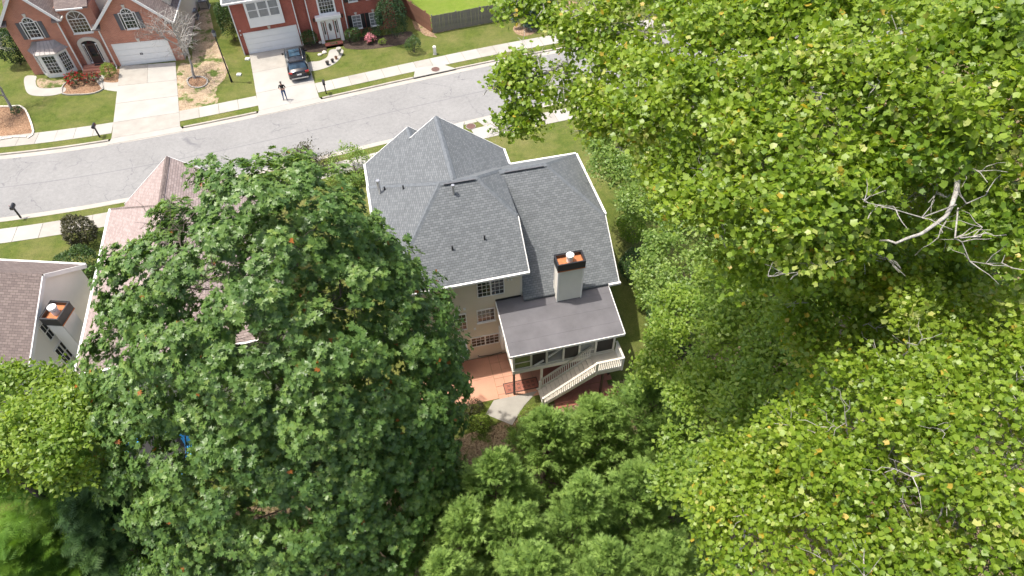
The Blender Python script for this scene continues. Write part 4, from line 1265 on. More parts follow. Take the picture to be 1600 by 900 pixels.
# ------------------------------------------------------------------ wooden fence round the yard
def fence(a, b, mat, label, h=1.8, w=.15):
    a = Vector(a); b = Vector(b); L = (b - a).length; ang = math.atan2(b.y - a.y, b.x - a.x)
    f = thing('wooden_fence', label, 'fence', (a.x, a.y, .12), ang)
    n = int(L / w); me = None
    for i in range(n):
        if me is None or i % 7 == 0:
            hh = h + random.uniform(-.025, .025)
            me = MB().add([(0.004, -.012, .03), (w - .006, -.012, .03), (w - .006, -.012, hh - .05), (w * .75, -.012, hh), (w * .25, -.012, hh), (.004, -.012, hh - .05)] + [(x, .012, z) for x, z in ((0.004, .03), (w - .006, .03), (w - .006, hh - .05), (w * .75, hh), (w * .25, hh), (.004, hh - .05))],
                          [(0, 1, 2, 3, 4, 5), (11, 10, 9, 8, 7, 6)] + [(k, k + 6, (k + 1) % 6 + 6, (k + 1) % 6) for k in range(6)]).build('picket', mat, f)
            me.location = (i * w, 0, 0)
        else:
            o = me.copy(); COL.objects.link(o); o.location = (i * w, random.uniform(-.004, .004), random.uniform(-.015, .01)); o.rotation_euler = (0, random.uniform(-.008, .008), 0)
    for z in (.35, .95, 1.5): MB().box(0, L, .02, .07, z, z + .09).build('rail', mat, f)
    for i in range(int(L / 2.4) + 1):
        x = min(i * 2.4, L - .1); MB().box(x, x + .1, .075, .175, 0, h + .02).build('fence_post', mat, f)


fence((-7.1, 62.0), (4.6, 65.75), M['fence_grey'], 'grey weathered picket fence facing the street')
fence((-12.4, 68.6), (-7.16, 62.05), M['fence_brown'], 'brown board fence running back from the corner')


# ------------------------------------------------------------------ parked car
def car():
    c = thing('parked_car', 'black sport utility car parked on the driveway, tail to the street', 'car', (-18.38, 54.0, .158), math.radians(17))
    S = [(0.0, .80, .90, .86, .96, .40), (.10, .88, .95, .84, 1.02, .34), (.32, .93, 1.0, .78, 1.12, .3), (.78, .945, 1.02, .69, 1.60, .28), (1.2, .95, 1.02, .68, 1.69, .28), (2.0, .95, 1.01, .68, 1.71, .28),
         (2.75, .95, 1.0, .67, 1.66, .28), (3.1, .95, .99, .68, 1.5, .28), (3.72, .94, .98, .80, 1.08, .28), (4.3, .92, .93, .8, 1.0, .28), (4.65, .86, .82, .72, .88, .3), (4.8, .74, .7, .6, .74, .36)]
    V = []
    for y, w, belt, rw, top, zb in S:
        h = [(0, zb), (w * .86, zb), (w, zb + .18), (w * 1.0, belt - .22), (w * .965, belt), (rw, top - .07), (rw * .86, top), (0, top + .025)]
        V += [(x, y, z) for x, z in h] + [(-x, y, z) for x, z in h[::-1][1:-1]]
    k = 14; F_ = {}
    for i in range(len(S) - 1):
        for j in range(k):
            f = (i * k + j, i * k + (j + 1) % k, (i + 1) * k + (j + 1) % k, (i + 1) * k + j)[::-1]
            cls = 'body'
            if j in (4, 9) and 3 <= i <= 6: cls = 'side_window'
            if j in (5, 6, 7, 8) and i == 2: cls = 'rear_window'
            if j in (5, 6, 7, 8) and i == 7: cls = 'windscreen'
            F_.setdefault(cls, []).append(f)
    F_['body'] += [tuple(range(k)), tuple(range((len(S) - 1) * k + k - 1, (len(S) - 1) * k - 1, -1))]
    for nm, fs in F_.items():
        m_ = MB(); used = sorted({i for f in fs for i in f}); mp = {o: n for n, o in enumerate(used)}
        m_.v = [V[i] for i in used]; m_.f = [tuple(mp[i] for i in f) for f in fs]
        m_.build(nm, M['carpaint'] if nm == 'body' else M['glass_blue'], c, nm == 'body')
    MB().box(-.46, .46, 1.45, 2.05, 1.722, 1.742).build('sunroof', M['glass_blue'], c); MB().box(-.46, .46, 2.1, 2.65, 1.70, 1.735).build('sunroof', M['glass_blue'], c)
    for s in (-1, 1):
        MB().tube([(s * .63, .95, 1.66), (s * .64, 1.1, 1.75), (s * .64, 2.6, 1.74), (s * .63, 2.8, 1.65)], .022, 6).build('roof_rail', M['chrome'], c)
        MB().box(s * .55, s * .86, -.025, .12, .84, .99).build('tail_light', M['redlamp'], c)
        MB().box(s * .55, s * .8, 4.62, 4.78, .62, .74).build('headlight', M['plate'], c)
        MB().box(s * .95, s * 1.13, 3.28, 3.42, .98, 1.13).build('wing_mirror', M['carpaint'], c)
        for y in (.95, 3.85):
            w = MB().tube([(s * .74, y, .345), (s * .955, y, .345)], .345, 18).build('wheel', M['rubber'], c)
            MB().tube([(s * .95, y, .345), (s * .965, y, .345)], [.22, .2], 14).build('rim', M['alloy'], w)
        q = MB()
        for y in (1.22, 2.3): q.box(s * .80, s * .83, y - .03, y + .03, 1.04, 1.6)
        q.build('door_pillar', M['carpaint'], c)
    MB().box(-.74, .74, -.06, .05, .36, .48).build('rear_bumper', M['chrome'], c); MB().box(-.78, .78, 4.74, 4.84, .38, .55).build('front_bumper', M['blackmetal'], c)
    MB().box(-.2, .2, -.035, .02, .68, .8).build('number_plate', M['plate'], c)
    MB().bar((-.2, .42, 1.21), (.1, .48, 1.27), .02, .02).build('wiper', M['blackmetal'], c)
    MB().add([(-.03, 1.15, 1.7), (.03, 1.15, 1.7), (.03, 1.38, 1.71), (-.03, 1.38, 1.71), (0, 1.15, 1.78), (0, 1.18, 1.78)], [(0, 1, 4), (1, 2, 5, 4), (2, 3, 5), (3, 0, 4, 5)]).build('antenna_fin', M['carpaint'], c)
    MB().box(-.69, .69, .62, .78, 1.605, 1.64).build('rear_spoiler', M['carpaint'], c)


car()


# ------------------------------------------------------------------ person on the driveway
def skin_mesh(name, J, E_, rad, root, sub=2):
    me = bpy.data.meshes.new(name); names = list(J)
    me.from_pydata([J[n] for n in names], [(names.index(a), names.index(b)) for a, b in E_], [])
    o = bpy.data.objects.new(name, me); COL.objects.link(o)
    o.modifiers.new('skin', 'SKIN')
    if not me.skin_vertices:
        bm_attr = me.attributes
    for i, n in enumerate(names):
        r = rad[n]; me.skin_vertices[0].data[i].radius = r if isinstance(r, tuple) else (r, r)
        me.skin_vertices[0].data[i].use_root = n == root
    s = o.modifiers.new('sub', 'SUBSURF'); s.levels = sub; s.render_levels = sub
    dg = bpy.context.evaluated_depsgraph_get(); ev = bpy.data.meshes.new_from_object(o.evaluated_get(dg))
    bpy.data.objects.remove(o); bpy.data.meshes.remove(me)
    return ev


def person():
    root = thing('person', 'person in black t-shirt and blue jeans standing on the driveway with a controller', 'person', (-19.25, 51.3, .157), math.radians(12))
    import bmesh
    J = {'pel': (0, 0, .95), 'wa': (0, -.005, 1.1), 'ch': (0, -.01, 1.3), 'nb': (0, 0, 1.46), 'hd0': (0, -.025, 1.56), 'hd1': (0, -.045, 1.66),
         'hl': (-.1, 0, .9), 'kl': (-.12, -.03, .5), 'al': (-.15, .02, .09), 'tl': (-.17, -.15, .05), 'hr': (.1, 0, .9), 'kr': (.11, -.02, .5), 'ar': (.12, .02, .09), 'tr': (.13, -.15, .05),
         'sl': (-.19, 0, 1.41), 'el': (-.27, -.03, 1.14), 'wl': (-.1, -.26, 1.13), 'sr': (.19, 0, 1.41), 'er': (.27, -.03, 1.14), 'wr': (.1, -.26, 1.13), 'fl': (-.05, -.31, 1.14), 'fr': (.05, -.31, 1.14)}
    E_ = [('pel', 'wa'), ('wa', 'ch'), ('ch', 'nb'), ('nb', 'hd0'), ('hd0', 'hd1'), ('pel', 'hl'), ('hl', 'kl'), ('kl', 'al'), ('al', 'tl'), ('pel', 'hr'), ('hr', 'kr'), ('kr', 'ar'), ('ar', 'tr'), ('ch', 'sl'), ('sl', 'el'), ('el', 'wl'), ('wl', 'fl'), ('ch', 'sr'), ('sr', 'er'), ('er', 'wr'), ('wr', 'fr')]
    R_ = dict(pel=(.16, .12), wa=(.15, .11), ch=(.17, .12), nb=.065, hd0=(.075, .09), hd1=(.08, .095), hl=.095, kl=.062, al=.045, tl=.04, hr=.095, kr=.062, ar=.045, tr=.04, sl=.065, el=.045, wl=.03, sr=.065, er=.045, wr=.03, fl=.032, fr=.032)
    me = skin_mesh('body', J, E_, R_, 'pel', 2)
    for m in ('skin', 'shirt', 'jeans', 'shoe'): me.materials.append(M[m])
    for p in me.polygons:
        c = p.center
        mi = 0
        if c.z < .1: mi = 3
        elif c.z < .99: mi = 2
        elif c.z < 1.475 and c.z > .99 and not (c.y < -.1) and not (abs(c.x) > .2 and c.z < 1.2): mi = 1
        p.material_index = mi; p.use_smooth = True
    o = bpy.data.objects.new('body', me); COL.objects.link(o); o.parent = root
    bm = bmesh.new(); bmesh.ops.create_icosphere(bm, subdivisions=3, radius=.112, matrix=Matrix.Translation((0, -.025, 1.69)) @ Matrix.Diagonal((.9, 1.06, .95, 1)))
    bmesh.ops.delete(bm, geom=[f for f in bm.faces if f.calc_center_median().z < 1.64 + (.06 if f.calc_center_median().y < -.06 else 0)], context='FACES')
    hm = bpy.data.meshes.new('hair'); bm.to_mesh(hm); bm.free(); hm.materials.append(M['hair'])
    h = bpy.data.objects.new('hair', hm); COL.objects.link(h); h.parent = root
    f = MB()                                                        # fingers closed round the controller
    for s in (-1, 1):
        for k in range(4): f.tube([(s * .055, -.32, 1.165 - k * .018), (s * .075, -.37, 1.16 - k * .018), (s * .06, -.4, 1.16 - k * .018)], [.009, .0085, .007], 5)
        f.tube([(s * .05, -.3, 1.16), (s * .03, -.34, 1.185), (s * .025, -.37, 1.19)], [.011, .01, .008], 5)
    f.build('fingers', M['skin'], root, True)
    q = MB(); q.box(-.012, .012, -.152, -.135, 1.655, 1.68); q.add([(-.014, -.135, 1.64), (.014, -.135, 1.64), (0, -.165, 1.64), (0, -.14, 1.69)], [(0, 2, 3), (2, 1, 3), (0, 1, 2)]); q.build('nose', M['skin'], root)
    rc_ = MB(); rc_.box(-.09, .09, -.4, -.34, 1.135, 1.16); rc_.box(-.06, .06, -.42, -.41, 1.16, 1.26)
    w = Matrix.Translation(root.location) @ Matrix.Rotation(math.radians(12), 4, 'Z')
    ro = rc_.build('remote_controller', M['greytrim'], None); ro.matrix_world = w
    tag(ro, 'small grey remote controller held by the person', 'controller')


person()


# ------------------------------------------------------------------ street furniture and small things
def mailbox(x, y, rot, label, z=.13):
    m_ = thing('mailbox', label, 'mailbox', (x, y, z), rot, 'kerbside mailboxes')
    MB().box(-.05, .05, -.05, .05, 0, 1.0).build('post', M['blackmetal'], m_)
    MB().bar((0, -.22, .96), (0, .22, .96), .06, .05).build('arm', M['blackmetal'], m_)
    q = MB(); n = 9; P = [(-.11, 1.0), (.11, 1.0)] + [(.11 * math.cos(math.pi * i / (n - 1)), 1.14 + .1 * math.sin(math.pi * i / (n - 1))) for i in range(n)]
    q.prism_y(P, -.27, .27); b = q.build('box', M['blackmetal'], m_)
    MB().prism_y([(x_ * .95, 1.0 + (z_ - 1.0) * .95 + .005) for x_, z_ in P], -.285, -.271).build('door', M['blackmetal'], b)
    MB().box(.115, .13, .05, .09, 1.1, 1.28).build('flag', M['redlamp'], b)
    MB().tube([(0, 0, .98), (0, 0, 1.02)], [.09, .06], 8).build('collar', M['blackmetal'], m_)


mailbox(-33.55, 46.55, A1, 'black mailbox on the grass strip by the left driveway')
mailbox(-15.85, 52.1, A2, 'black mailbox near the driveway with the parked car')
mailbox(-35.7, 37.0, math.radians(190), 'black mailbox on the near side of the street at left')
lp = thing('street_lamp', 'tall black street lamp between the two brick houses', 'lamp', (-24.66, 54.27, .12))
MB().tube([(0, 0, 0), (0, 0, .5), (0, 0, .55), (0, 0, 4.3)], [.1, .09, .065, .045], 10).build('pole', M['blackmetal'], lp)
q = MB(); q.cyl((0, 0), .07, .16, 4.3, 4.42, 8); q.cyl((0, 0), .2, .06, 4.78, 4.98, 8); q.cyl((0, 0), .03, .01, 4.98, 5.1, 6); lh = q.build('lantern', M['blackmetal'], lp)
MB().cyl((0, 0), .13, .17, 4.421, 4.779, 8).build('glass', M['blind'], lh)
ub = thing('utility_pedestal', 'small pale utility pedestal on the lawn below the fence', 'pedestal', (-6.7, 58.2, .12))
MB().box(-.13, .13, -.13, .13, 0, .75).build('cabinet', M['chase'], ub); MB().add([(-.15, -.15, .75), (.15, -.15, .75), (.15, .15, .75), (-.15, .15, .75), (0, -.1, .86), (0, .1, .86)], [(0, 1, 4), (1, 2, 5, 4), (2, 3, 5), (3, 0, 4, 5)]).build('lid', M['chase'], ub); MB().box(-.17, .17, -.17, .17, -.02, .04).build('base', M['conc2'], ub)
for x, y, lab in ((-31.4, 66.0, 'nearer air conditioner beside the salmon brick house'), (-30.9, 68.2, 'farther air conditioner beside the salmon brick house')):
    ac = thing('air_conditioner', lab, 'air conditioner', (x, y, .12), A1, 'air conditioners between the brick houses')
    MB().box(-.45, .45, -.45, .45, .08, .85).build('casing', M['greytrim'], ac)
    q = MB()
    for i in range(8): q.tube([(r_ := .05 + i * .045) and (r_ * math.cos(t), r_ * math.sin(t), .86) for t in np.linspace(0, 6.283, 17)], .008, 4, False)
    q.build('fan_guard', M['steel'], ac); MB().box(-.5, .5, -.5, .5, 0, .079).build('pad', M['conc2'], ac); MB().box(-.4, .4, -.46, -.451, .15, .78).build('grille', M['steel'], ac)
q = MB(); q.box(-.2, .2, -.16, .16, 0, .12); q.box(-.16, .16, -.12, .12, .121, .16)
for px, lab in (((1495 / 4, 470 / 4), 'small white box on the grass by the street lamp'), ((1548 / 4, 372 / 4), 'small white box at the corner of the dark red house')):
    p = at(*px, .12); o = q.build('utility_box', M['white'], None); o.location = p; tag(o, lab, 'box', 'white boxes on the lawn')


def pot(x, y, z, r, h, mat, label, grp='pots along the curved path'):
    t = thing('flower_pot', label, 'pot', (x, y, z), 0, grp)
    q = MB(); q.tube([(0, 0, 0), (0, 0, h * .8), (0, 0, h * .82), (0, 0, h)], [r * .7, r, r * 1.12, r * 1.1], 12); q.build('pot', M[mat], t)
    MB().cyl((0, 0), r * .95, r * .9, h, h + .015, 12).build('soil', M['darkmulch'], t)


for zx, r, h, m_, lab in (((820, 455), .16, .34, 'pot', 'dark blue pot nearest the driveway on the curved path'), ((855, 438), .14, .32, 'pot', 'dark blue pot second along the curved path'), ((880, 415), .13, .26, 'terra', 'terracotta pot on the curved path')):
    p = at(330 + zx[0] / 4.5, zx[1] / 4.5, .145); pot(p.x, p.y, .145, r, h, m_, lab)
p = at(330 + 905 / 4.5, 385 / 4.5, .14)
ur = thing('garden_urn', 'stone garden urn beside the front steps', 'urn', (p.x, p.y, .145))
q = MB(); q.tube([(0, 0, 0), (0, 0, .08), (0, 0, .2), (0, 0, .42), (0, 0, .62), (0, 0, .68)], [.16, .15, .07, .2, .26, .24], 14); q.build('bowl', M['conc2'], ur); MB().box(-.18, .18, -.18, .18, -.0, .05).build('plinth', M['stone'], ur)
for i, zx in enumerate(((765, 388), (795, 372), (770, 302))):
    p = at(330 + zx[0] / 4.5, zx[1] / 4.5, .14)
    import bmesh
    bm = bmesh.new(); bmesh.ops.create_icosphere(bm, subdivisions=2, radius=.2 + .05 * (i % 2))
    for v in bm.verts: v.co *= random.uniform(.8, 1.15); v.co.z *= .6
    me = bpy.data.meshes.new('rock'); bm.to_mesh(me); bm.free(); me.materials.append(M['stone'])
    o = bpy.data.objects.new('rock', me); COL.objects.link(o); o.location = (p.x, p.y, .2); tag(o, ('pale rock on the lawn left of the curved path', 'larger pale rock near the path bend', 'white rock in the mulch beside the front steps')[i], 'rock', 'pale garden rocks')

# trampoline half seen through the oak
TX, TY = -20.7, 18.4
tz = gz(TX, TY)
tp_ = thing('trampoline', 'round trampoline with blue pad glimpsed through the oak leaves', 'trampoline', (TX, TY, tz))
q = MB(); n = 32
for i in range(n):
    t0, t1 = 2 * math.pi * i / n, 2 * math.pi * (i + 1) / n
    q.slab([(r * math.cos(t), r * math.sin(t), .9) for r, t in ((1.75, t0), (2.2, t0), (2.2, t1), (1.75, t1))], .05)
q.build('safety_pad', M['blue'], tp_)
MB().cyl((0, 0), 1.74, 1.74, .85, .86, 32).build('jumping_mat', M['mesh_black'], tp_)
for k in range(6):
    a = math.pi * k / 3; MB().tube([(2.0 * math.cos(a), 2.0 * math.sin(a), .86), (2.05 * math.cos(a), 2.05 * math.sin(a), 0)], .03, 6).build('leg', M['steel'], tp_)

# ------------------------------------------------------------------ vegetation
def norm(a):
    return a / np.maximum(np.linalg.norm(a, axis=-1, keepdims=True), 1e-9)


def scatter_mesh(name, tmpl, P, D, Nn, S, tint, mat, parent, kind=None, loc=(0, 0, 0), width=None):
    """one mesh of many leaves: template (verts, tris) laid along D with normal Nn, scaled by S"""
    tv, tf = np.array(tmpl[0], float), np.array(tmpl[1], int)
    n, k, m = len(P), len(tv), len(tf)
    X = norm(D); Z = norm(Nn - X * (Nn * X).sum(1, keepdims=True)); Y = np.cross(Z, X)
    S = np.asarray(S).reshape(-1, 1, 1)
    W_ = np.ones((n, 1, 1)) if width is None else np.asarray(width).reshape(-1, 1, 1)
    V = P[:, None, :] - np.array(loc) + S * (tv[None, :, 0:1] * X[:, None, :] + W_ * tv[None, :, 1:2] * Y[:, None, :] + tv[None, :, 2:3] * Z[:, None, :])
    Fc = (tf[None] + (np.arange(n) * k)[:, None, None]).reshape(-1)
    me = bpy.data.meshes.new(name)
    me.vertices.add(n * k); me.vertices.foreach_set('co', V.reshape(-1).astype(np.float32))
    me.loops.add(n * m * 3); me.loops.foreach_set('vertex_index', Fc.astype(np.int32))
    me.polygons.add(n * m); me.polygons.foreach_set('loop_start', np.arange(0, n * m * 3, 3, dtype=np.int32))
    at_ = me.attributes.new('tint', 'FLOAT', 'POINT'); at_.data.foreach_set('value', np.repeat(np.asarray(tint), k).astype(np.float32))
    me.update(calc_edges=True)
    me.materials.append(mat)
    o = bpy.data.objects.new(name, me); COL.objects.link(o)
    if parent: o.parent = parent
    if kind: o['kind'] = kind
    return o


# pointed lobes of a red oak: triangles pointing out and forward from the midrib
OAK = ([(0, 0, 0), (.36, .33, .06), (.36, -.33, .06), (.5, 0, -.02), (.12, 0, 0), (.8, .36, .03), (.8, -.36, .03), (.7, 0, -.04), (.45, .13, 0), (.45, -.13, 0), (1.0, 0, -.12)],
       [(0, 3, 1), (0, 2, 3), (4, 7, 5), (4, 6, 7), (8, 9, 10)])
# broad four-lobed tulip poplar leaf
POP = ([(0, 0, 0), (.22, .5, .05), (.22, -.5, .05), (.98, .32, 0), (.98, -.32, 0), (.76, 0, -.06)],
       [(0, 5, 1), (0, 2, 5), (1, 5, 3), (2, 4, 5)])
SIMPLE = ([(0, 0, 0), (.45, .34, .06), (.45, -.34, .06), (1, 0, -.08), (.55, 0, -.02)], [(0, 4, 1), (0, 2, 4), (1, 4, 3), (2, 3, 4)])
QUADL = ([(0, 0, 0), (.5, .3, .05), (.5, -.3, .05), (1, 0, -.05)], [(0, 2, 1), (1, 2, 3)])


def spray(nb, w, ang, droop=.1):
    """flat conifer spray: axis with side blades"""
    v = []; f = []
    def blade(x0, y0, dx, dy, ww, z0, z1):
        n = math.hypot(dx, dy); px_, py_ = -dy / n * ww, dx / n * ww; k = len(v)
        v.extend([(x0 + px_, y0 + py_, z0), (x0 - px_, y0 - py_, z0), (x0 + dx, y0 + dy, z1)]); f.append((k, k + 1, k + 2))
    blade(0, 0, 1, 0, w, 0, -droop)
    for i in range(nb):
        t = .08 + .8 * i / nb; ln = .48 * (1 - .55 * t)
        for s in (-1, 1):
            blade(t, 0, ln * math.cos(ang), s * ln * math.sin(ang), w, -droop * t * t, -droop * t * t - .06)
    return v, f


SPRAY = spray(2, .07, .55)
FEATHER = spray(5, .035, 1.1, .25)


class Blobs:
    """crown volume: ellipsoids given as (centre, radii)"""

    def __init__(s, items):
        s.c = np.array([list(i[0]) for i in items], float)
        s.r = np.array([[i[1]] * 3 if np.isscalar(i[1]) else list(i[1]) for i in items], float)

    def inside(s, P, k=.86, skip=None):
        out = np.zeros(len(P), bool)
        for j in range(len(s.c)):
            q = ((P - s.c[j]) / (s.r[j] * k)); ins = (q * q).sum(1) < 1
            if skip is not None: ins &= skip != j
            out |= ins
        return out


def dirs(n, zmin=-.6):
    z = rng.uniform(zmin, 1, n); a = rng.uniform(0, 2 * math.pi, n); r = np.sqrt(1 - z * z)
    return np.stack([r * np.cos(a), r * np.sin(a), z], 1)


CAMP = np.array([0, 0, CAMH])


def clump_twigs(B, sub_r, sub_dens, twig_dens, zmin=-.55, depth=.45, back=.45, jitter=.12):
    """twig points on small clumps that sit on the surface of the crown ellipsoids; returns points, outward directions, clump ids"""
    P = []; O = []; C_ = []; cid = 0
    for j in range(len(B.c)):
        c, r = B.c[j], B.r[j]
        n = max(4, int(sub_dens * (r.mean() ** 2) / (sub_r ** 2)))
        d = dirs(n, zmin)
        rad = rng.uniform(1 - depth, 1.04, n) ** .7
        cc = c + d * r * rad[:, None] - norm(d) * sub_r * .5
        keep = ~B.inside(cc + d * sub_r * .5, .8, np.full(n, j))
        cc, d = cc[keep], d[keep]
        view = norm(CAMP - cc); facing = (view * norm(d / r)).sum(1)
        for q, o, fa in zip(cc, d, facing):
            if fa < -.15 and rng.random() > back: continue
            rs = sub_r * rng.uniform(.65, 1.3)
            m = max(3, int(twig_dens * rs * rs / (sub_r * sub_r) * (1 if fa > -.15 else .6)))
            dd = dirs(m, -.45); dd = norm(dd + o * .55)
            sq = np.array([1, 1, .72])
            P.append(q + dd * rs * sq * rng.uniform(.55, 1.08, m)[:, None] + rng.normal(0, jitter * rs, (m, 3))); O.append(dd); C_.append(np.full(m, cid)); cid += 1
    return np.concatenate(P), np.concatenate(O), np.concatenate(C_)


def tree_root(name, label, x, y, group=None, z=None):
    return thing(name, label, 'tree', (x, y, gz(x, y) - .05 if z is None else z), 0, group)


def wobble(a, b, n, amp):
    a, b = Vector(a), Vector(b); pts = []
    for i in range(n + 1):
        t = i / n; p = a.lerp(b, t)
        k = amp * math.sin(math.pi * t)
        pts.append(p + Vector((random.uniform(-k, k), random.uniform(-k, k), random.uniform(-k, k) * .5 + k * .6)))
    return pts


def trunk_and_limbs(root, base, top, r0, targets, bark, rl=.09, twigs=None, sag=.35):
    """tapered trunk, a limb to every crown blob, side branches off each limb"""
    base = Vector(base); top = Vector(top)
    off = Vector(root.location)
    mb = MB(); tp = wobble(base, top, 8, .25)
    mb.tube(tp, [r0 * (1.25 if i == 0 else 1) * (1 - .86 * i / 8) + .02 for i in range(9)], 10)
    tk = mb.build('trunk', M[bark], root, True, off=off)
    lm = MB(); done = []
    tl = sorted(targets, key=lambda q: (Vector(q[0]).xy - base.xy).length)
    for c, r in tl:
        c = Vector(c); d = (c.xy - base.xy).length
        zt = min(max(c.z - d * .75, base.z + (top.z - base.z) * .25), top.z - .5)
        t = (zt - base.z) / (top.z - base.z); i = min(int(t * 8), 7); s = tp[i].lerp(tp[i + 1], t * 8 - i)
        rr = rl * (.5 + .16 * d) * (1 - .4 * t)
        near = [q for q in done if (q - c).length < (s - c).length * .75 and q.z < c.z + 1.5]
        if near:
            s = min(near, key=lambda q: (q - c).length); rr *= .6
        done.append(c)
        d = (s - c).length
        pts = wobble(s, c, 6, .12 * d * sag + .1)
        lm.tube(pts, [rr * (1 - .8 * k / 6) + .012 for k in range(7)], 6)
        for k in range(7):
            a = pts[random.randint(3, 6)]; v = Vector(dirs(1, -.2)[0]) * float(np.mean(r)) * random.uniform(.6, .95)
            e = wobble(a, c + v, 4, .18)
            lm.tube(e, [rr * .3 * (1 - .75 * q / 4) + .006 for q in range(5)], 4, False)
            for h in range(3):
                b = e[random.randint(1, 3)]; w = b + Vector(dirs(1, -.1)[0]) * float(np.mean(r)) * random.uniform(.25, .5)
                lm.tube(wobble(b, w, 3, .08), [.010, .008, .006, .004], 3, False)
    lm.build('limbs', M[bark], tk, True, off=off)['kind'] = 'stuff'
    return tk


def oak(name, label, prof, top, bot, leaf_len=.232, per=8, mat='oak', area=.62, back=.12):
    """dome crown: clumps of leaf rosettes over a lumpy surface of revolution about a leaning axis"""
    x, y = bot[0], bot[1]
    root = tree_root(name, label, x, y); loc = np.array(root.location)
    pz = np.array([p[0] for p in prof][::-1]); pr = np.array([p[1] for p in prof][::-1])
    zlo, zhi = pz[0], pz[-1]
    axis = lambda z: np.stack([bot[0] + (top[0] - bot[0]) * (z - zlo) / (zhi - zlo), bot[1] + (top[1] - bot[1]) * (z - zlo) / (zhi - zlo)], -1)
    zz = np.linspace(zlo, zhi, 200); rr = np.interp(zz, pz, pr)
    w = np.cumsum(rr + .5); w /= w[-1]
    n = int(2 * math.pi * rr.mean() * (zhi - zlo) * 1.15 / area)
    z = np.interp(rng.random(n), w, zz); a = rng.uniform(0, 2 * math.pi, n); r = np.interp(z, pz, pr)
    lump = 1 + .05 * np.sin(3 * a + z * .7) + .045 * np.sin(5 * a - z * 1.3 + 1) + .035 * np.sin(9 * a + 2.1 * z)
    street = np.where(z < 9, 1 - .22 * np.clip(np.sin(a - PSI), 0, 1), 1)
    r = r * lump * street
    inset = rng.random(n) ** 1.6 * 1.3
    deep = rng.random(n) < .24; inset = np.where(deep, np.minimum(rng.uniform(1.6, 4.5, n), r * .8), inset)
    dr = np.interp(z + .3, pz, pr) - np.interp(z - .3, pz, pr)
    o = norm(np.stack([np.cos(a), np.sin(a), -dr / .6], 1))
    ax0 = axis(z)
    C = np.stack([ax0[:, 0] + r * np.cos(a), ax0[:, 1] + r * np.sin(a), z], 1) - o * (.35 + inset)[:, None]
    fa = (norm(CAMP - C) * o).sum(1)
    keep = (fa > -.2) | (rng.random(n) < back); C, o, inset = C[keep], o[keep], inset[keep]
    m = 20; N_ = len(C)
    rs = .8 * rng.uniform(.65, 1.3, N_) * np.where(inset > 1.5, 1.25, 1)
    dd = norm(dirs(N_ * m, -.4) + np.repeat(o, m, 0) * .6)
    P = np.repeat(C, m, 0) + dd * np.array([1, 1, .7]) * (np.repeat(rs, m) * rng.uniform(.5, 1.08, N_ * m))[:, None]
    ax = norm(dd * .6 + np.repeat(o, m, 0) * .4 + np.array([0, 0, .45]) + rng.normal(0, .22, (N_ * m, 3)))
    n = N_ * m; k = per
    axr = np.repeat(ax, k, 0); ph = np.tile(np.arange(k) * 2.4, n) + rng.uniform(0, .6, n * k) + np.repeat(rng.uniform(0, 6, n), k)
    A_ = norm(np.cross(axr, np.array([.31, .17, .93]))); B_ = np.cross(axr, A_)
    el = rng.uniform(.0, .7, n * k)
    D = norm(A_ * (np.cos(ph) * np.cos(el))[:, None] + B_ * (np.sin(ph) * np.cos(el))[:, None] + axr * np.sin(el)[:, None] + np.array([0, 0, -.35]))
    Nn = norm(axr + .25 * rng.normal(0, 1, (n * k, 3)))
    PP = np.repeat(P, k, 0) - axr * rng.uniform(0, .12, n * k)[:, None]
    ct = np.repeat(rng.normal(0, .12, N_), m * k)
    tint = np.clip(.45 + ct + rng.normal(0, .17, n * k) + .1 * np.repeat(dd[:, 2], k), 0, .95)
    tint[rng.random(n * k) < .003] = 1.0
    scatter_mesh('crown', OAK, PP, D, Nn, leaf_len * rng.uniform(.65, 1.2, n * k), tint, M[mat], root, 'stuff', loc)
    tg = []
    for zc in (4, 7, 10, 13, 15.5, 17.5):
        R_ = float(np.interp(zc, pz, pr)) * .62; c = axis(np.array(zc))
        for q in range(7): t = 2 * math.pi * (q + .3 * zc) / 7; tg.append(((c[0] + R_ * math.cos(t), c[1] + R_ * math.sin(t), zc), (1.6, 1.6, 1.4)))
    trunk_and_limbs(root, (x, y, loc[2]), (top[0] * .8 + x * .2, top[1] * .8 + y * .2, 16.0), .36, tg, 'bark', .035)
    return root, n * k


def broad(name, label, x, y, items, tmpl, leaf_len, mat, bark, sub_r=.7, sub_dens=2.6, twig=22, per=6, top=None, r0=.3, group=None, rl=.06, flat=.5, back=.45, depth=.5, spread=.16, zmin=-.55, yellow=.0):
    root = tree_root(name, label, x, y, group); loc = np.array(root.location)
    B = Blobs(items)
    P, O, cid = clump_twigs(B, sub_r, sub_dens, twig, zmin, depth, back)
    n = len(P); k = per
    PP = np.repeat(P, k, 0) + rng.normal(0, spread, (n * k, 3)) * np.array([1, 1, .7])
    Or = np.repeat(O, k, 0)
    D = norm(dirs(n * k, -.7) * .9 + Or * .5 + np.array([0, 0, -.15]))
    Nn = norm(Or * .6 + np.array([0, 0, flat]) + rng.normal(0, .42, (n * k, 3)))
    S = leaf_len * rng.uniform(.6, 1.25, n * k)
    ct = rng.normal(0, .13, cid.max() + 1)[np.repeat(cid, k)]
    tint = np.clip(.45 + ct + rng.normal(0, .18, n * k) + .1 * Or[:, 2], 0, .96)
    if yellow: tint[rng.random(n * k) < yellow] = 1.0
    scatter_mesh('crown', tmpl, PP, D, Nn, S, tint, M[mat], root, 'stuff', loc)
    tz_ = B.c[:, 2].max() if top is None else top
    trunk_and_limbs(root, (x, y, loc[2]), (x + (B.c[:, 0].mean() - x) * .3, y + (B.c[:, 1].mean() - y) * .3, tz_), r0, list(zip(B.c, B.r)), bark, rl)
    return root, n * k


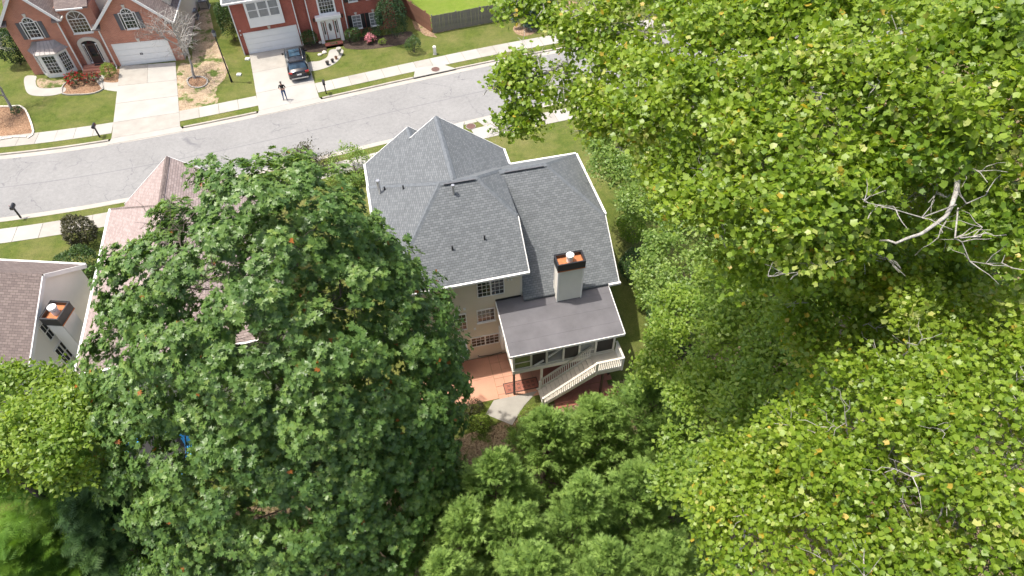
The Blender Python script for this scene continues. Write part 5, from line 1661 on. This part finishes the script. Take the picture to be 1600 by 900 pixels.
def conifer(label, x, y, ztop, rmax, n_pl, seed, mat='conifer', group='cypress trees along the rear of the patio', plume=1.75, name='cypress_tree', tmpl=None, up=.6, ss=.34, lowz=None, bark='bark_red'):
    root = tree_root(name, label, x, y, group); loc = np.array(root.location)
    zb = loc[2] + .8 if lowz is None else lowz; H_ = ztop - zb
    t = rng.random(n_pl) ** .75                               # 0 bottom .. 1 top
    t = np.concatenate([t, [.99, .97, .96, .95, .93]]); n = len(t)
    a = rng.uniform(0, 2 * math.pi, n)
    prof = rmax * np.clip((1 - t) ** .62, .02, 1) * np.minimum(1, .55 + t * 3)
    lump = 1 + .13 * np.sin(a * 3 + seed) + .1 * np.sin(a * 7 + t * 9 + seed * 2)
    R_ = prof * lump
    out = np.stack([np.cos(a), np.sin(a), np.zeros(n)], 1)
    d = norm(out * (1 - .55 * t)[:, None] + np.array([0, 0, 1]) * (up * (.55 + .9 * t))[:, None] + rng.normal(0, .15, (n, 3)))
    pl = plume * rng.uniform(.7, 1.2, n) * (1 - .25 * t)
    tip = np.stack([x + R_ * np.cos(a), y + R_ * np.sin(a), zb + t * H_], 1)
    base = tip - d * pl[:, None] * .8
    m = 44
    s = np.tile(np.linspace(.08, 1, m), n); idx = np.repeat(np.arange(n), m)
    s = np.clip(s + rng.normal(0, .02, n * m), .02, 1)
    dd = d[idx]
    side = norm(np.cross(dd, np.array([0, 0, 1]) + 1e-3)); upv = np.cross(side, dd)
    ph = rng.uniform(0, 2 * math.pi, n * m); wd = .27 * pl[idx] * np.clip(1 - s, .0, 1) ** .8
    lat = side * np.cos(ph)[:, None] + upv * (np.sin(ph) * .8)[:, None]
    P = base[idx] + dd * (s * pl[idx])[:, None] + lat * (wd * rng.uniform(.3, 1, n * m))[:, None]
    D = norm(dd * .8 + lat * .75 + rng.normal(0, .15, (n * m, 3)))
    Nn = norm(upv * .6 + rng.normal(0, .4, (n * m, 3)) + np.array([-.15, .05, .9]))
    S = ss * rng.uniform(.7, 1.25, n * m) * (.75 + .4 * pl[idx] / plume)
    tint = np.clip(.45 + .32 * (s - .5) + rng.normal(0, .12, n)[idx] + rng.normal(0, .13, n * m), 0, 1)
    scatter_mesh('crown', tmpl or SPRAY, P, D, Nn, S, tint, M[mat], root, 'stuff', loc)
    mb = MB(); tp = wobble((x, y, loc[2]), (x, y, ztop - .5), 6, .08)
    mb.tube(tp, [.17 * (1 - .9 * i / 6) + .015 for i in range(7)], 8)
    br = MB()
    for i in range(0, n, 3):
        zc = base[i][2] - R_[i] * .45
        zc = max(zc, loc[2] + .3); tt = (zc - loc[2]) / (ztop - loc[2])
        br.tube([(x, y, zc), tuple((np.array([x, y, zc]) + base[i]) / 2 + np.array([0, 0, -.1])), tuple(base[i] + d[i] * pl[i] * .5)], [.035, .022, .008], 4, False)
    tk = mb.build('trunk', M[bark], root, True, off=Vector(loc)); br.build('limbs', M[bark], tk, False, off=Vector(loc))
    return n * m


def bush(name, label, x, y, r, h, mat, tmpl=QUADL, leaf_len=.09, n=None, z=None, cat='shrub', group=None, flowers=None, lumps=9):
    z = gz(x, y) if z is None else z
    root = thing(name, label, cat, (x, y, z), 0, group)
    items = [((x, y, z + h * .5), (r * .8, r * .8, h * .5))]
    for k in range(lumps):
        a = random.uniform(0, 6.28); q = random.uniform(.25, .6) * r
        items.append(((x + q * math.cos(a), y + q * math.sin(a), z + h * random.uniform(.35, .75)), (r * .42, r * .42, h * .32)))
    B = Blobs(items); P = []; O = []
    n = n or int(1500 * (r * r + r * h))
    for j in range(len(B.c)):
        m = int(n * (1.6 if j == 0 else .9) / (len(B.c) * .6)); d = dirs(m, -.5); p = B.c[j] + d * B.r[j] * rng.uniform(.8, 1.1, m)[:, None]
        kp = (~B.inside(p, .85, np.full(m, j))) & (p[:, 2] > z + .02); P.append(p[kp]); O.append(d[kp])
    P = np.concatenate(P); O = np.concatenate(O); m = len(P)
    D = norm(dirs(m, -.5) + O * .6); Nn = norm(O + np.array([0, 0, .5]) + rng.normal(0, .4, (m, 3)))
    scatter_mesh('foliage', tmpl, P, D, Nn, leaf_len * rng.uniform(.6, 1.3, m), np.clip(rng.normal(.45, .22, m) + .12 * O[:, 2], 0, 1), M[mat], root, 'stuff', (x, y, z))
    if flowers:
        fm, fn, fl = flowers; sel = rng.choice(m, min(fn, m), replace=False); sel = sel[O[sel, 2] > -.1]
        k = 5; Q = np.repeat(P[sel] + O[sel] * leaf_len * .5, k, 0); dd = dirs(len(Q), -.3)
        scatter_mesh('flowers', QUADL, Q, dd, norm(np.repeat(O[sel], k, 0) + rng.normal(0, .3, (len(Q), 3))), np.full(len(Q), fl), rng.random(len(Q)), M[fm], root, 'stuff', (x, y, z))
    mb = MB()
    for k in range(6):
        a = random.uniform(0, 6.28); q = r * random.uniform(.3, .6)
        mb.tube([(random.uniform(-.06, .06), random.uniform(-.06, .06), -.03), (q * .5 * math.cos(a), q * .5 * math.sin(a), h * .35), (q * math.cos(a), q * math.sin(a), h * .7)], [.025, .018, .008], 5)
    mb.build('stem', M['bark'], root)
    return root


def bare_tree(label, x, y, h, spread, seed, lean=(0, 0)):
    random.seed(seed)
    root = tree_root('bare_tree', label, x, y, 'leafless trees in the front yards', .12)
    tr = MB(); tw = MB(); tips = []

    def grow(mb, p, d, ln, r, lv):
        pts = [p]; dd = d.copy(); n = 4
        for i in range(n):
            dd = (dd + Vector((random.uniform(-.22, .22), random.uniform(-.22, .22), random.uniform(-.1, .16) if lv < 3 else random.uniform(-.25, .06)))).normalized()
            pts.append(pts[-1] + dd * ln / n)
        (tr if lv < 2 else tw).tube(pts, [r * (1 - .45 * i / n) for i in range(n + 1)], 7 if lv < 2 else 3, False)
        if lv >= 5: return
        for k in range([4, 4, 4, 4, 3][lv]):
            q = pts[-1] if k == 0 else pts[random.randint(2, n)]
            nd = (dd * .75 + Vector((random.uniform(-1, 1) * spread, random.uniform(-1, 1) * spread, random.uniform(-.1, .5)))).normalized()
            grow(mb, q, nd, ln * random.uniform(.6, .8), r * .55, lv + 1)
    grow(tr, Vector((0, 0, -.05)), Vector((lean[0], lean[1], 1)).normalized(), h * .26, .13, 0)
    a = tr.build('trunk', M['bark_bare'], root, True); b = tw.build('twigs', M['bark_bare'], a, False)
    random.seed(seed + 1)


NL = {}
# big oak in front of the house's left half
NL['oak'] = oak('oak_tree', 'huge dark green oak covering the left half of the foreground',
                [(20.3, .3), (19.5, 2.2), (18, 3.6), (16.5, 4.8), (14.5, 5.9), (12, 6.8), (9, 7.5), (6, 8.0), (3, 8.0), (1, 7.2)], (-8.7, 17.2), (-10.9, 15.4))[1]


def bare_twigs(parent, items, n, rmin=.5, rmax=1.1, bark='bark_bare'):
    """dead grey twigs sticking out of a crown"""
    off = Vector(parent.location); mb = MB(); B = Blobs(items)
    for i in range(n):
        j = rng.integers(len(B.c)); d = dirs(1, -.1)[0]
        if np.dot(d, norm(CAMP - B.c[j])) < .1: continue
        p = Vector(B.c[j] + d * B.r[j] * .8); dr = Vector(d + rng.normal(0, .6, 3)).normalized(); ln = random.uniform(rmin, rmax)
        pts = wobble(p, p + dr * ln, 4, .12)
        mb.tube(pts, [.016, .014, .011, .008, .004], 4, False)
        for k in range(3):
            a = pts[random.randint(1, 3)]; mb.tube(wobble(a, a + (dr + Vector(rng.normal(0, .7, 3))).normalized() * ln * .5, 3, .06), [.009, .007, .005, .003], 3, False)
    mb.build('dead_twigs', M[bark], parent, off=off)['kind'] = 'stuff'


def dead_limb(parent, pts, r, forks):
    """bare grey limb: photo pixels with depth"""
    off = Vector(parent.location); mb = MB()
    P = [dep(*p) for p in pts]
    Q = [P[0]]
    for a, b in zip(P[:-1], P[1:]): Q += [a.lerp(b, .5) + Vector(rng.normal(0, .03, 3)), b]
    mb.tube(Q, [r * (1 - .7 * i / (len(Q) - 1)) for i in range(len(Q))], 7)
    for f in forks:
        G = [dep(*p) for p in f]; mb.tube(G, [r * .3 * (1 - .7 * i / (len(G) - 1)) for i in range(len(G))], 5)
        for g_ in G[1:]:
            for k in range(2): mb.tube(wobble(g_, g_ + Vector(dirs(1, -.3)[0]) * random.uniform(.25, .6), 3, .05), [.012, .009, .006, .003], 3, False)
    mb.build('dead_limb', M['bark_bare'], parent, True, off=off)
PX = lambda lst: [(tuple(dep(a, b, t)), (r, r, r * .8)) for a, b, t, r in lst]
# tulip poplars at right, close below the camera
PI1 = PX([(1000, 70, 18, 1.9), (1060, 20, 18, 2.0), (1050, 150, 16.5, 1.9), (1150, 70, 16, 2.3), (1290, 40, 15.5, 2.3), (1170, 190, 14.5, 2.0), (1290, 170, 13.5, 2.0), (1400, 130, 13.5, 2.0), (1520, 170, 12.5, 2.0),
        (1150, 300, 14.5, 1.5), (1260, 300, 13.2, 1.7), (1200, 390, 14.5, 1.2), (1390, 260, 13.8, 1.2), (1110, 240, 16, 1.5), (1255, 220, 14.8, 1.3), (1430, 200, 13.8, 1.4), (1270, 230, 16, 1.5), (1200, 150, 16.5, 1.5), (1370, 150, 15.5, 1.6), (1260, 130, 16.5, 1.6), (1062, 72, 17.4, 1.4), (1345, 165, 14.4, 1.2), (1480, 90, 14, 1.6), (1115, 85, 17, 1.8), (1160, 20, 17, 1.8), (1300, 245, 14, 1.5), (1320, 330, 14, 1.4), (1290, 100, 15, 1.7), (1350, 200, 14, 1.5), (1230, 120, 15.5, 1.6), (1200, 250, 14.8, 1.4), (1090, 170, 17, 1.5), (1450, 330, 14.2, 1.1), (1560, 290, 12.5, 1.6), (1610, 130, 12.5, 2.0), (945, 150, 18, 1.1), (960, 205, 18.5, .8),
        (822, 130, 18, .75), (775, 145, 18, .5), (808, 195, 18.2, .45), (865, 110, 18, .5), (840, 5, 18.5, .7), (800, 10, 18.5, .55), (905, 25, 18, .6), (1350, 400, 17, 1.6), (1560, 430, 16, 1.8), (1450, 470, 18.5, 1.8), (1300, 480, 18.5, 1.7)])
PI2 = PX([(1470, 560, 13.5, 1.5), (1580, 590, 12.5, 1.5), (1400, 620, 13.5, 1.4), (1500, 670, 12, 1.5), (1330, 660, 14.5, 1.3), (1270, 740, 14, 1.5), (1400, 750, 12.5, 1.4), (1560, 770, 11, 1.4), (1210, 840, 14.5, 1.6), (1330, 840, 13, 1.5), (1460, 850, 11.8, 1.4), (1590, 880, 11.2, 1.4), (1520, 800, 12.2, 1.4), (1565, 850, 12.2, 1.5), (1500, 870, 12.6, 1.4), (1555, 900, 12, 1.4), (1585, 745, 12.2, 1.4), (1380, 690, 13.5, 1.3), (1600, 815, 11.6, 1.5), (1510, 905, 11.6, 1.4), (1600, 700, 11.8, 1.4), (1450, 660, 12.8, 1.3), (1240, 930, 13.5, 1.6), (1400, 930, 12, 1.4), (1180, 760, 16, 1.3)])
P1 = broad('tulip_poplar_tree', 'tall yellow-green tulip poplar filling the upper right with a limb over the street', 10.8, 11.6,
    PI1,
    POP, .115, 'poplar', 'bark_grey', .5, 3.1, 40, 8, top=23.0, r0=.34, rl=.05, spread=.17, yellow=.012)
P2 = broad('tulip_poplar_tree', 'yellow-green tulip poplar filling the lower right corner', 8.7, 6.4,
    PI2,
    POP, .1, 'poplar', 'bark_grey', .48, 3.2, 42, 8, top=20.5, r0=.3, rl=.045, spread=.16, yellow=.012)
NL['pop1'] = P1[1]; NL['pop2'] = P2[1]
bare_twigs(P1[0], PI1, 130); bare_twigs(P2[0], PI2, 110)
dead_limb(P1[0], [(1497, 270, 11.6), (1494, 300, 11.4), (1478, 338, 11.2), (1440, 365, 11.1), (1400, 380, 11.2), (1375, 376, 11.5)], .048,
          [[(1494, 320, 11.2), (1440, 340, 11.0), (1400, 328, 11.0), (1350, 315, 11.0)], [(1497, 325, 11.2), (1492, 372, 11.0), (1503, 378, 11.0), (1515, 408, 11.0), (1540, 412, 11.0), (1565, 411, 11.0)], [(1494, 330, 11.2), (1510, 318, 11.0), (1540, 305, 11.0)], [(1500, 372, 11.0), (1520, 370, 11.0), (1535, 355, 11.0)]])
dead_limb(P1[0], [(1340, 322, 12.0), (1368, 322, 11.8), (1356, 342, 11.6)], .02, [[(1320, 295, 12.0), (1335, 310, 11.9), (1350, 312, 11.8), (1366, 328, 11.8)]])
dead_limb(P1[0], [(1258, 390, 12.5), (1262, 405, 12.3), (1254, 425, 12.2), (1235, 437, 12.2)], .03, [[(1258, 400, 12.4), (1270, 412, 12.3), (1282, 417, 12.3)], [(1250, 425, 12.2), (1225, 428, 12.2), (1200, 432, 12.2)]])
dead_limb(P1[0], [(1140, 218, 15), (1158, 232, 14.9), (1175, 244, 14.9)], .07, [[(1150, 226, 15), (1140, 214, 15)]])
for L_px, r_ in (([(1585, 808, 10.6), (1555, 792, 10.8), (1530, 778, 11.0)], .035), ([(1455, 714, 11.4), (1480, 696, 11.2), (1497, 697, 11.2)], .022), ([(1463, 812, 11), (1473, 790, 10.9), (1480, 776, 10.9)], .022), ([(1390, 642, 12.6), (1420, 628, 12.4), (1452, 624, 12.4)], .022)):
    dead_limb(P2[0], L_px, r_, [L_px[1:]])
NL['pop3'] = broad('tulip_poplar_tree', 'darker poplar in the top right corner farther off', 23.0, 27.0,
    PX([(1480, 30, 27, 3.2), (1590, 40, 27, 3.2), (1380, 90, 27, 2.6), (1560, 120, 25, 2.8), (1250, -20, 30, 3.2), (1120, -10, 34, 2.8)]), POP, .2, 'maple', 'bark_grey', .7, 2.2, 20, 6, r0=.35, rl=.05)[1]
# trees along the right side of the house
MID = [('light green tree at the right front corner of the house', 14.6, 31.5, [(985, 215, 44, 2.6), (1040, 260, 41, 3.0), (960, 250, 43, 1.8), (1080, 200, 43, 3.0), (1020, 310, 40, 2.2)], 'maple', 0),
       ('dense green tree beside the right wall of the house', 15.5, 24.5, [(1065, 420, 36, 2.4), (1095, 390, 35, 2.4), (1045, 450, 36, 1.6), (1120, 340, 36, 2.6), (1080, 470, 34, 2.0)], 'maple', 1),
       ('bright leafy tree below the right corner of the porch', 13.6, 17.0, [(1080, 540, 31, 2.2), (1072, 500, 32, 1.7), (1130, 590, 29, 2.0), (1150, 500, 30, 2.2), (1050, 570, 31, 1.5)], 'maple2', 2),
       ('green tree behind the dead grey branches at right', 18.5, 19.0, [(1200, 470, 27, 2.6), (1280, 540, 25, 2.4), (1260, 430, 28, 2.4), (1180, 560, 26, 2.2), (1360, 560, 24, 2.4)], 'maple2', 3),
       ('shaded green tree between the two poplars', 17.0, 14.0, [(1440, 560, 23, 2.6), (1540, 520, 22, 2.6), (1580, 640, 20, 2.2), (1330, 600, 22, 2.2)], 'maple2', 4),
       ('low green tree left of the lower poplar', 8.5, 12.5, [(1130, 690, 25, 1.9), (1190, 650, 23, 1.9), (1100, 760, 24, 1.5), (1160, 740, 22, 1.6), (1110, 640, 25.5, 1.4)], 'maple2', 5),
       ('tree at the far right behind the upper poplar', 25.0, 22.0, [(1450, 250, 30, 3.5), (1550, 330, 27, 3.2), (1350, 330, 30, 3.2), (1500, 420, 26, 3.0)], 'maple', 6)]
for lab, x, y, it, m_, k in MID:
    NL['mid%d' % k] = broad('leafy_tree', lab, x, y, PX(it), QUADL, .2, m_, 'bark', .6, 3.4, 26 if k < 6 else 12, 7, r0=.2, rl=.045, spread=.15, group='trees on the right of the house', flat=.8)[1]
# light green tree at the left edge and the one behind the oak
NL['left'] = broad('leafy_tree', 'light green tree at the left edge below the cream house', -20.8, 12.4, PX([(40, 640, 27, 1.9), (110, 630, 27.5, 1.6), (20, 690, 25, 2.0), (100, 690, 25, 1.8), (-60, 650, 26, 2.2), (150, 670, 26, 1.5)]), SIMPLE, .2, 'maple2', 'bark', .6, 3.6, 24, 7, r0=.2, group='trees on the left', flat=.8)[1]
for lab, px, py, zt, r, m_, s in (('bright feathery conifer in the lower left corner', 15, 705, 8.5, 3.8, 'feather', 3), ('dark feathery conifer beside the bright one at lower left', 125, 790, 7.0, 3.2, 'feather2', 5), ('bright feathery conifer at the bottom left edge of the picture', 5, 850, 6.5, 3.0, 'feather', 7)):
    p = at(px, py, zt)
    NL['f%d' % s] = conifer(lab, p.x, p.y, zt, r, 170, s, m_, 'feathery conifers at lower left', 1.7, 'feathery_conifer', FEATHER, .15, .5)
# cypresses
for i, (px, py, zt, r, lab) in enumerate(((772, 715, 9.0, 2.5, 'cypress with a pointed tip beside the oak'), (858, 652, 6.0, 2.3, 'cypress just below the foot of the stairs'), (938, 634, 5.6, 2.2, 'cypress below the brick pavers'), (1030, 598, 7.0, 2.5, 'large cypress reaching up to the porch landing'),
                                        (915, 755, 9.5, 2.2, 'cypress standing forward in the middle of the row'), (1000, 735, 8.6, 2.3, 'cypress to the right of the dark gap'), (1075, 640, 7.0, 2.2, 'cypress under the leafy trees at right'), (840, 870, 9.8, 2.2, 'cypress at the bottom edge left of centre'), (955, 860, 9.6, 2.2, 'cypress at the bottom edge right of centre'), (725, 800, 8.2, 2.5, 'cypress in the shade right of the oak'), (800, 800, 8.4, 2.3, 'cypress filling the gap below the pointed one'), (1085, 720, 7.4, 2.2, 'cypress in front of the low green tree'), (690, 880, 8.8, 2.4, 'shaded cypress under the right side of the oak'), (1050, 850, 8.0, 2.2, 'cypress at the bottom next to the lower poplar'))):
    p = at(px, py, zt)
    NL['c%d' % i] = conifer(lab, p.x, p.y, zt, r * (1.2 + .14 * ((i * 5) % 4 - 1)), 165, i)
# shrubs
sh = lambda px, py, z: at(px, py, z)
p = at(160, 475 / 4 * 1.0, .12)
bush('round_shrub', 'round lime green shrub beside the left garage', -35.9, 55.5, .72, 1.25, 'limes')
bush('flowering_shrub', 'red flowering shrub at the left end of the bed', -38.6, 54.5, .75, 1.0, 'shrub', flowers=('redfl', 130, .13), group='red flowering shrubs')
bush('flowering_shrub', 'red flowering shrub at the right end of the bed', -37.2, 54.75, .8, .85, 'bronze', flowers=('redfl', 70, .11), group='red flowering shrubs')
bush('small_shrub', 'low green shrub at the foot of the left bare tree', -41.9, 50.2, .5, .6, 'shrub')
bush('tall_shrub', 'tall green shrub against the left wall of the dark red house', -26.1, 61.4, 1.15, 3.6, 'shrub', leaf_len=.12)
bush('tall_shrub', 'second tall shrub behind the street lamp', -26.6, 64.0, 1.2, 3.2, 'shrub', leaf_len=.12)
bush('round_shrub', 'olive green shrub between garage and white portal', -18.55, 60.3, .85, 1.3, 'shrub')
bush('round_shrub', 'olive round shrub right of the white portal', -14.6, 60.8, .85, 1.35, 'shrub')
bush('low_hedge', 'low dark hedge under the shuttered windows', -12.9, 61.6, .95, .9, 'holly', cat='hedge')
bush('holly_tree', 'large dark evergreen shrub at the corner of the dark red house', -10.75, 61.2, 1.75, 4.2, 'holly', leaf_len=.13, n=7000)
bush('flowering_shrub', 'pink flowering shrub in front of the dark evergreen', -12.9, 60.5, .55, .7, 'shrub', flowers=('pinkfl', 120, .16))
bush('small_shrub', 'small yellowish plant at the front of the bed', -11.8, 60.2, .4, .5, 'limes')
bush('round_shrub', 'single round shrub on the lawn below the fence corner', -8.7, 58.6, .78, 1.5, 'shrub')
bush('round_shrub', 'bronze green round shrub near the street at left', -29.9, 34.4, 1.25, 1.9, 'bronze', leaf_len=.15)
bush('round_shrub', 'green shrub tucked behind the cream gable', -28.6, 31.2, 1.5, 2.2, 'shrub', leaf_len=.12)
bush('round_shrub', 'clipped lime green shrub by the foot of the stairs', 1.05, 20.9, .95, .9, 'limes', leaf_len=.07, n=2600)
bush('small_shrub', 'yellow green bushy plant right of the oak', -2.1, 20.6, .7, .8, 'limes')
bush('small_shrub', 'reddish leaved plant beside the patio corner', -2.6, 21.8, .7, .7, 'bronze')
bush('small_shrub', 'pale shrub at the corner of the landing', 7.4, 20.9, .9, 1.3, 'limes')
for i, (u, v) in enumerate(((15.2, 29.5), (15.5, 27.2), (15.8, 25.0), (16.0, 32.2), (16.2, 22.8))):
    q = hw(u, v); bush('hedge_shrub', ('hedge shrub beside the right wall', 'hedge shrub at the middle of the right lawn', 'hedge shrub at the lower end of the right lawn', 'hedge shrub near the right front corner', 'hedge shrub past the porch')[i], q.x, q.y, 1.1, 2.0, ('shrub', 'maple2')[i % 2], leaf_len=.13, group='shrubs along the right lawn')
bush('tall_shrub', 'dark shrub at the left wall of the salmon brick house', -45.2, 58.0, 1.4, 3.0, 'holly', leaf_len=.13)
# crape myrtle by the street
q = at(548, 275, 0)
NL['cm'] = broad('crape_myrtle_tree', 'small flowering tree between the oak and the street', -11.6, 41.0, PX([(548, 250, 52, 1.3), (530, 265, 52, 1.1), (560, 270, 52, 1.1), (545, 290, 52, 1.1)]), QUADL, .16, 'maple', 'bark', .45, 2.6, 16, 5, r0=.08, rl=.02)[1]
NL['cm2'] = broad('crape_myrtle_tree', 'small tree with pinkish tips behind the top of the oak', -15.5, 42.2, PX([(480, 245, 53, 1.2), (500, 255, 53, 1.1), (462, 250, 53, 1.0)]), QUADL, .16, 'bronze', 'bark', .45, 2.6, 16, 5, r0=.08, rl=.02)[1]
# young spruce in its straw ring
conifer('young blue-green spruce in a ring of pine straw', 2.0, 62.9, 4.0, 1.2, 90, 4, 'bluespruce', None, .8, 'spruce_tree', None, .25, .34, .3)
bare_tree('leafless grey tree in the mulch island at the left edge', -42.7, 50.7, 10.0, .8, 21, (.1, .2))
bare_tree('leafless grey tree between the two driveways', -28.2, 55.0, 9.6, .85, 5, (-.05, .05))
